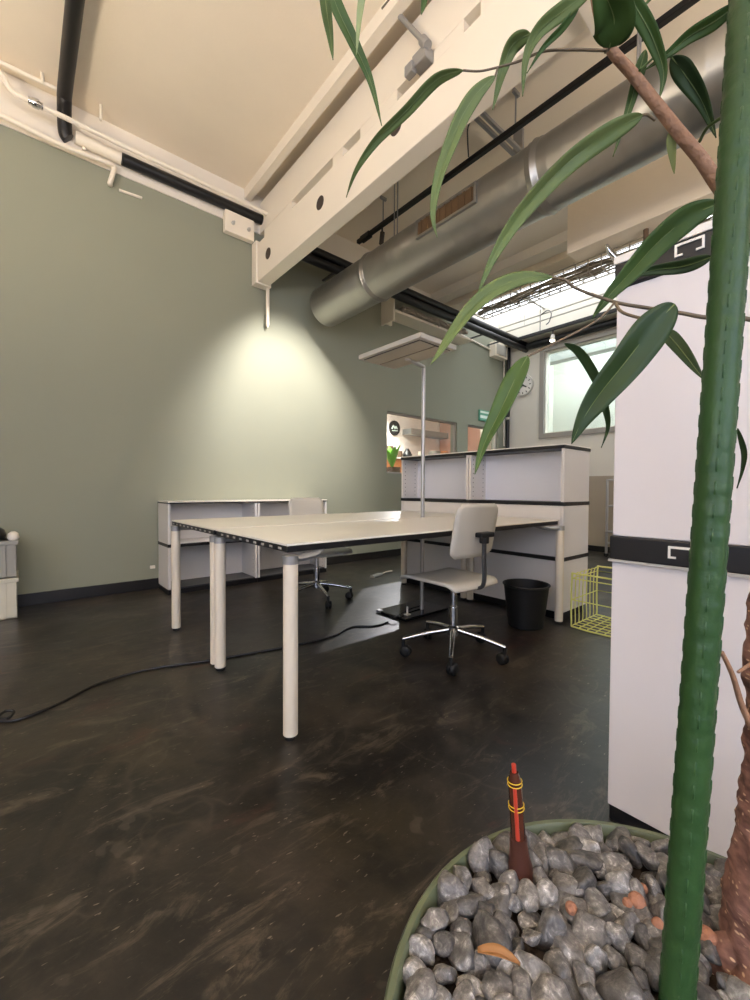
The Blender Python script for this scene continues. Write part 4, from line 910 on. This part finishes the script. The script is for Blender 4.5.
# moisture gauge
gz_ = .436; gx_, gy_ = .510, .290
mg = thing('moisture_gauge', 'slim amber water level gauge with red tip standing in the stones', 'gauge', (gx_, gy_, gz_))
MB().lathe([(.0165, 0), (.016, .018), (.0125, .034), (.0112, .058)], (gx_, gy_, gz_), 24).build('foot', M['maroon'], mg, smooth=True)
MB().lathe([(.0098, .058), (.0085, .136), (.0055, .146)], (gx_, gy_, gz_), 24).build('tube', M['amber'], mg, smooth=True)
MB().cyl((gx_, gy_, gz_+.143), (gx_, gy_, gz_+.157), .003, n=12).build('tip', M['red'], mg, smooth=True)
mg.rotation_euler = Matrix.Rotation(.075, 4, Vector((-.65, -.76, 0))).to_euler()
tv = (Vector((0, 0, 0))-Vector((gx_, gy_, 0))).normalized()
MB().tube([(gx_+tv.x*.0086, gy_+tv.y*.0086, gz_+.06), (gx_+tv.x*.0078, gy_+tv.y*.0078, gz_+.130)], [.003, .0026], 8).build('indicator', M['red'], mg, smooth=True)
for z in (.098, .130):
    s = MB()
    for q in (0, .005): s.tube([(gx_+(.0100-.02*(z-.098))*math.cos(a*PI/12), gy_+(.0100-.02*(z-.098))*math.sin(a*PI/12), gz_+z+q) for a in range(25)], .0006, 6)
    s.build('scale_mark', M['yellow'], mg, smooth=True)

# stones
proto = []
for k_ in range(14):
    b = MB(); bmesh.ops.create_icosphere(b.bm, subdivisions=3, radius=1)
    rr = random.Random(k_+50); off = Vector((rr.uniform(-9, 9), rr.uniform(-9, 9), rr.uniform(-9, 9)))
    ex = (rr.uniform(.0165, .0225), rr.uniform(.0125, .0165), rr.uniform(.0095, .0130))
    cuts = [(Vector((rr.gauss(0, 1), rr.gauss(0, 1), rr.gauss(0, 1))).normalized(), rr.uniform(.55, .85)) for _ in range(9)]
    for v in b.bm.verts:
        p = v.co.copy()
        for n_, h_ in cuts:
            e_ = p.dot(n_)-h_
            if e_ > 0: p -= n_*e_*.92
        p *= 1+.16*noise.noise(p*1.3+off)+.05*noise.noise(p*3.2+off)
        v.co = Vector((p.x*ex[0], p.y*ex[1], p.z*ex[2]))
    me = bpy.data.meshes.new('pebble'); b.bm.to_mesh(me); b.bm.free()
    for p in me.polygons: p.use_smooth = True
    me.materials.append(M['stone'] if k_ % 4 else M['stonel']); proto.append(me)
cand = []; rs_ = random.Random(5); rows_ = 0
yy = -.27; avoid = [(b0.x, b0.y, .028), (gx_, gy_, .022), (tp_[1].x, tp_[1].y, .058)]
pos = []
tries = 0
while len(pos) < 470 and tries < 90000:
    tries += 1
    a = rs_.uniform(0, 2*PI); r_ = .279*math.sqrt(rs_.random()); x, y = PC[0]+r_*math.cos(a), PC[1]+r_*math.sin(a)
    mind = .0215 if tries < 30000 else .0188
    if any((x-q[0])**2+(y-q[1])**2 < mind*mind for q in pos): continue
    if any((x-q[0])**2+(y-q[1])**2 < (q[2])**2 for q in avoid): continue
    pos.append((x, y))
first = None
for i, (x, y) in enumerate(pos):
    o = bpy.data.objects.new('pebble', proto[rs_.randrange(len(proto))]); COL.objects.link(o)
    rim = math.hypot(x-PC[0], y-PC[1])
    sc_ = rs_.choice((.78, .92, 1.02, 1.12, 1.2, 1.36, 1.5))
    o.location = (x, y, .4325+rs_.uniform(0, .013)); o.scale = (sc_, sc_, sc_)
    o.rotation_euler = (rs_.gauss(0, .5), rs_.gauss(0, .5), rs_.uniform(0, 2*PI))
    tag(o, 'grey pebble in the bed of stones filling the green plant pot', 'pebble', 'grey pebbles in the plant pot')
clay = DATA['clay']
for (p, r_, lab) in clay:
    b = MB(); bmesh.ops.create_icosphere(b.bm, subdivisions=3, radius=r_)
    for v in b.bm.verts: v.co *= 1+.10*noise.noise(v.co*130+Vector(p)*50); 
    for v in b.bm.verts: v.co += Vector(p)
    tag(b.build('clay_ball', M['clay'], smooth=True), lab, 'clay ball', 'orange clay balls in the plant pot')
s = MB(); rows = []; P0, P1 = Vector(DATA['dry'][0]), Vector(DATA['dry'][1])
for i in range(9):
    v = i/8; c = P0.lerp(P1, v)+Vector((0, 0, .006*math.sin(v*PI))); sd = (P1-P0).cross(Vector((0, 0, 1))).normalized(); w_ = .0062*math.sin(PI*min(1, .08+v*.92))**.7+.0004
    rows.append([s.bm.verts.new(c+sd*w_*u+Vector((0, 0, .004*abs(u)))) for u in (-1, -.5, 0, .5, 1)])
for a, c in zip(rows, rows[1:]):
    for i in range(4): s.bm.faces.new((a[i], a[i+1], c[i+1], c[i]))
tag(s.build('dried_leaf', M['dryleaf'], smooth=True, solid=.0008), 'curled dry orange leaf lying on the grey pebbles', 'leaf')

# ------------------------------------------------------------------ light
def spot(name, loc, target, power, size, blend, col, rad=.04):
    l = bpy.data.lights.new(name, 'SPOT'); l.energy = power; l.spot_size = size; l.spot_blend = blend; l.color = col; l.shadow_soft_size = rad
    o = bpy.data.objects.new(name, l); COL.objects.link(o); o.location = loc
    o.rotation_euler = (Vector(target)-Vector(loc)).to_track_quat('-Z', 'Y').to_euler(); return o
WX, WY, WZ = 2.20, 2.78, 3.315
ws = thing('wall_washer', 'ceiling spotlight behind the deep beam washing the green wall', 'spotlight', (WX, WY, WZ))
MB().cyl((WX, WY-.012, WZ+.012), (WX, WY-.09, WZ+.09), .042, n=20).build('head', M['beam'], ws, smooth=True); MB().cyl((WX+.03, WY-.08, WZ+.08), (WX+.075, WY-.08, 3.62), .012, n=10).build('stem', M['beam'], ws)
spot('wall_washer_light', (WX, WY, WZ), (WX+.14, WY+1.64, WZ-1.50), 400, math.radians(66), .85, (1, .93, .89), .05)
al = thing('adjacent_spot', 'spotlight in the room behind the interior window', 'spotlight', (6.3, 6.45, 3.1))
MB().cyl((6.3, 6.45, 3.12), (6.35, 6.5, 3.22), .05, n=16).build('head', M['beam'], al, smooth=True); MB().cyl((6.35, 6.5, 3.2), (6.35, 6.5, 3.3), .015, n=8).build('stem', M['beam'], al)
spot('adjacent_spot_light', (6.29, 6.44, 3.10), (3.5, 4.0, 1.2), 330, math.radians(46), .3, (1, .88, .95), .02)
spot('adjacent_wall_light', (6.0, 6.6, 3.2), (6.3, 7.4, 1.6), 420, math.radians(75), .6, (1, .94, .9), .04)
l = bpy.data.lights.new('adjacent_room_light', 'AREA'); l.energy = 90; l.size = 1.0; l.color = (1, .93, .9)
o = bpy.data.objects.new('adjacent_room_light', l); COL.objects.link(o); o.location = (5.6, 5.9, 3.28)

w = bpy.data.worlds.new('overcast'); SC.world = w; w.use_nodes = True
bg = w.node_tree.nodes['Background']; bg.inputs[0].default_value = (.85, .92, 1, 1); bg.inputs[1].default_value = .6

# ------------------------------------------------------------------ camera
cd = bpy.data.cameras.new('camera'); cam = bpy.data.objects.new('camera', cd); COL.objects.link(cam)
R3 = Matrix([[0.760977, -0.648759, 0.004975], [0.011807, 0.021515, 0.999699], [-0.648671, -0.760689, 0.024032]]).transposed()
cam.matrix_world = Matrix.Translation((0, 0, .96)) @ R3.to_4x4()
cd.sensor_fit = 'VERTICAL'; cd.sensor_height = 24; cd.sensor_width = 18; cd.lens = 416.76/1000*24
cd.clip_start = .02; cd.clip_end = 100
SC.camera = cam
SC.view_settings.view_transform = 'Standard'; SC.view_settings.look = 'None'; SC.view_settings.gamma = 1; SC.view_settings.use_curve_mapping = False
SC.view_settings.exposure = 0.5
try:
    SC.cycles.use_denoising = True; SC.cycles.max_bounces = 8; SC.cycles.diffuse_bounces = 5; SC.cycles.sample_clamp_indirect = 6
except Exception: pass
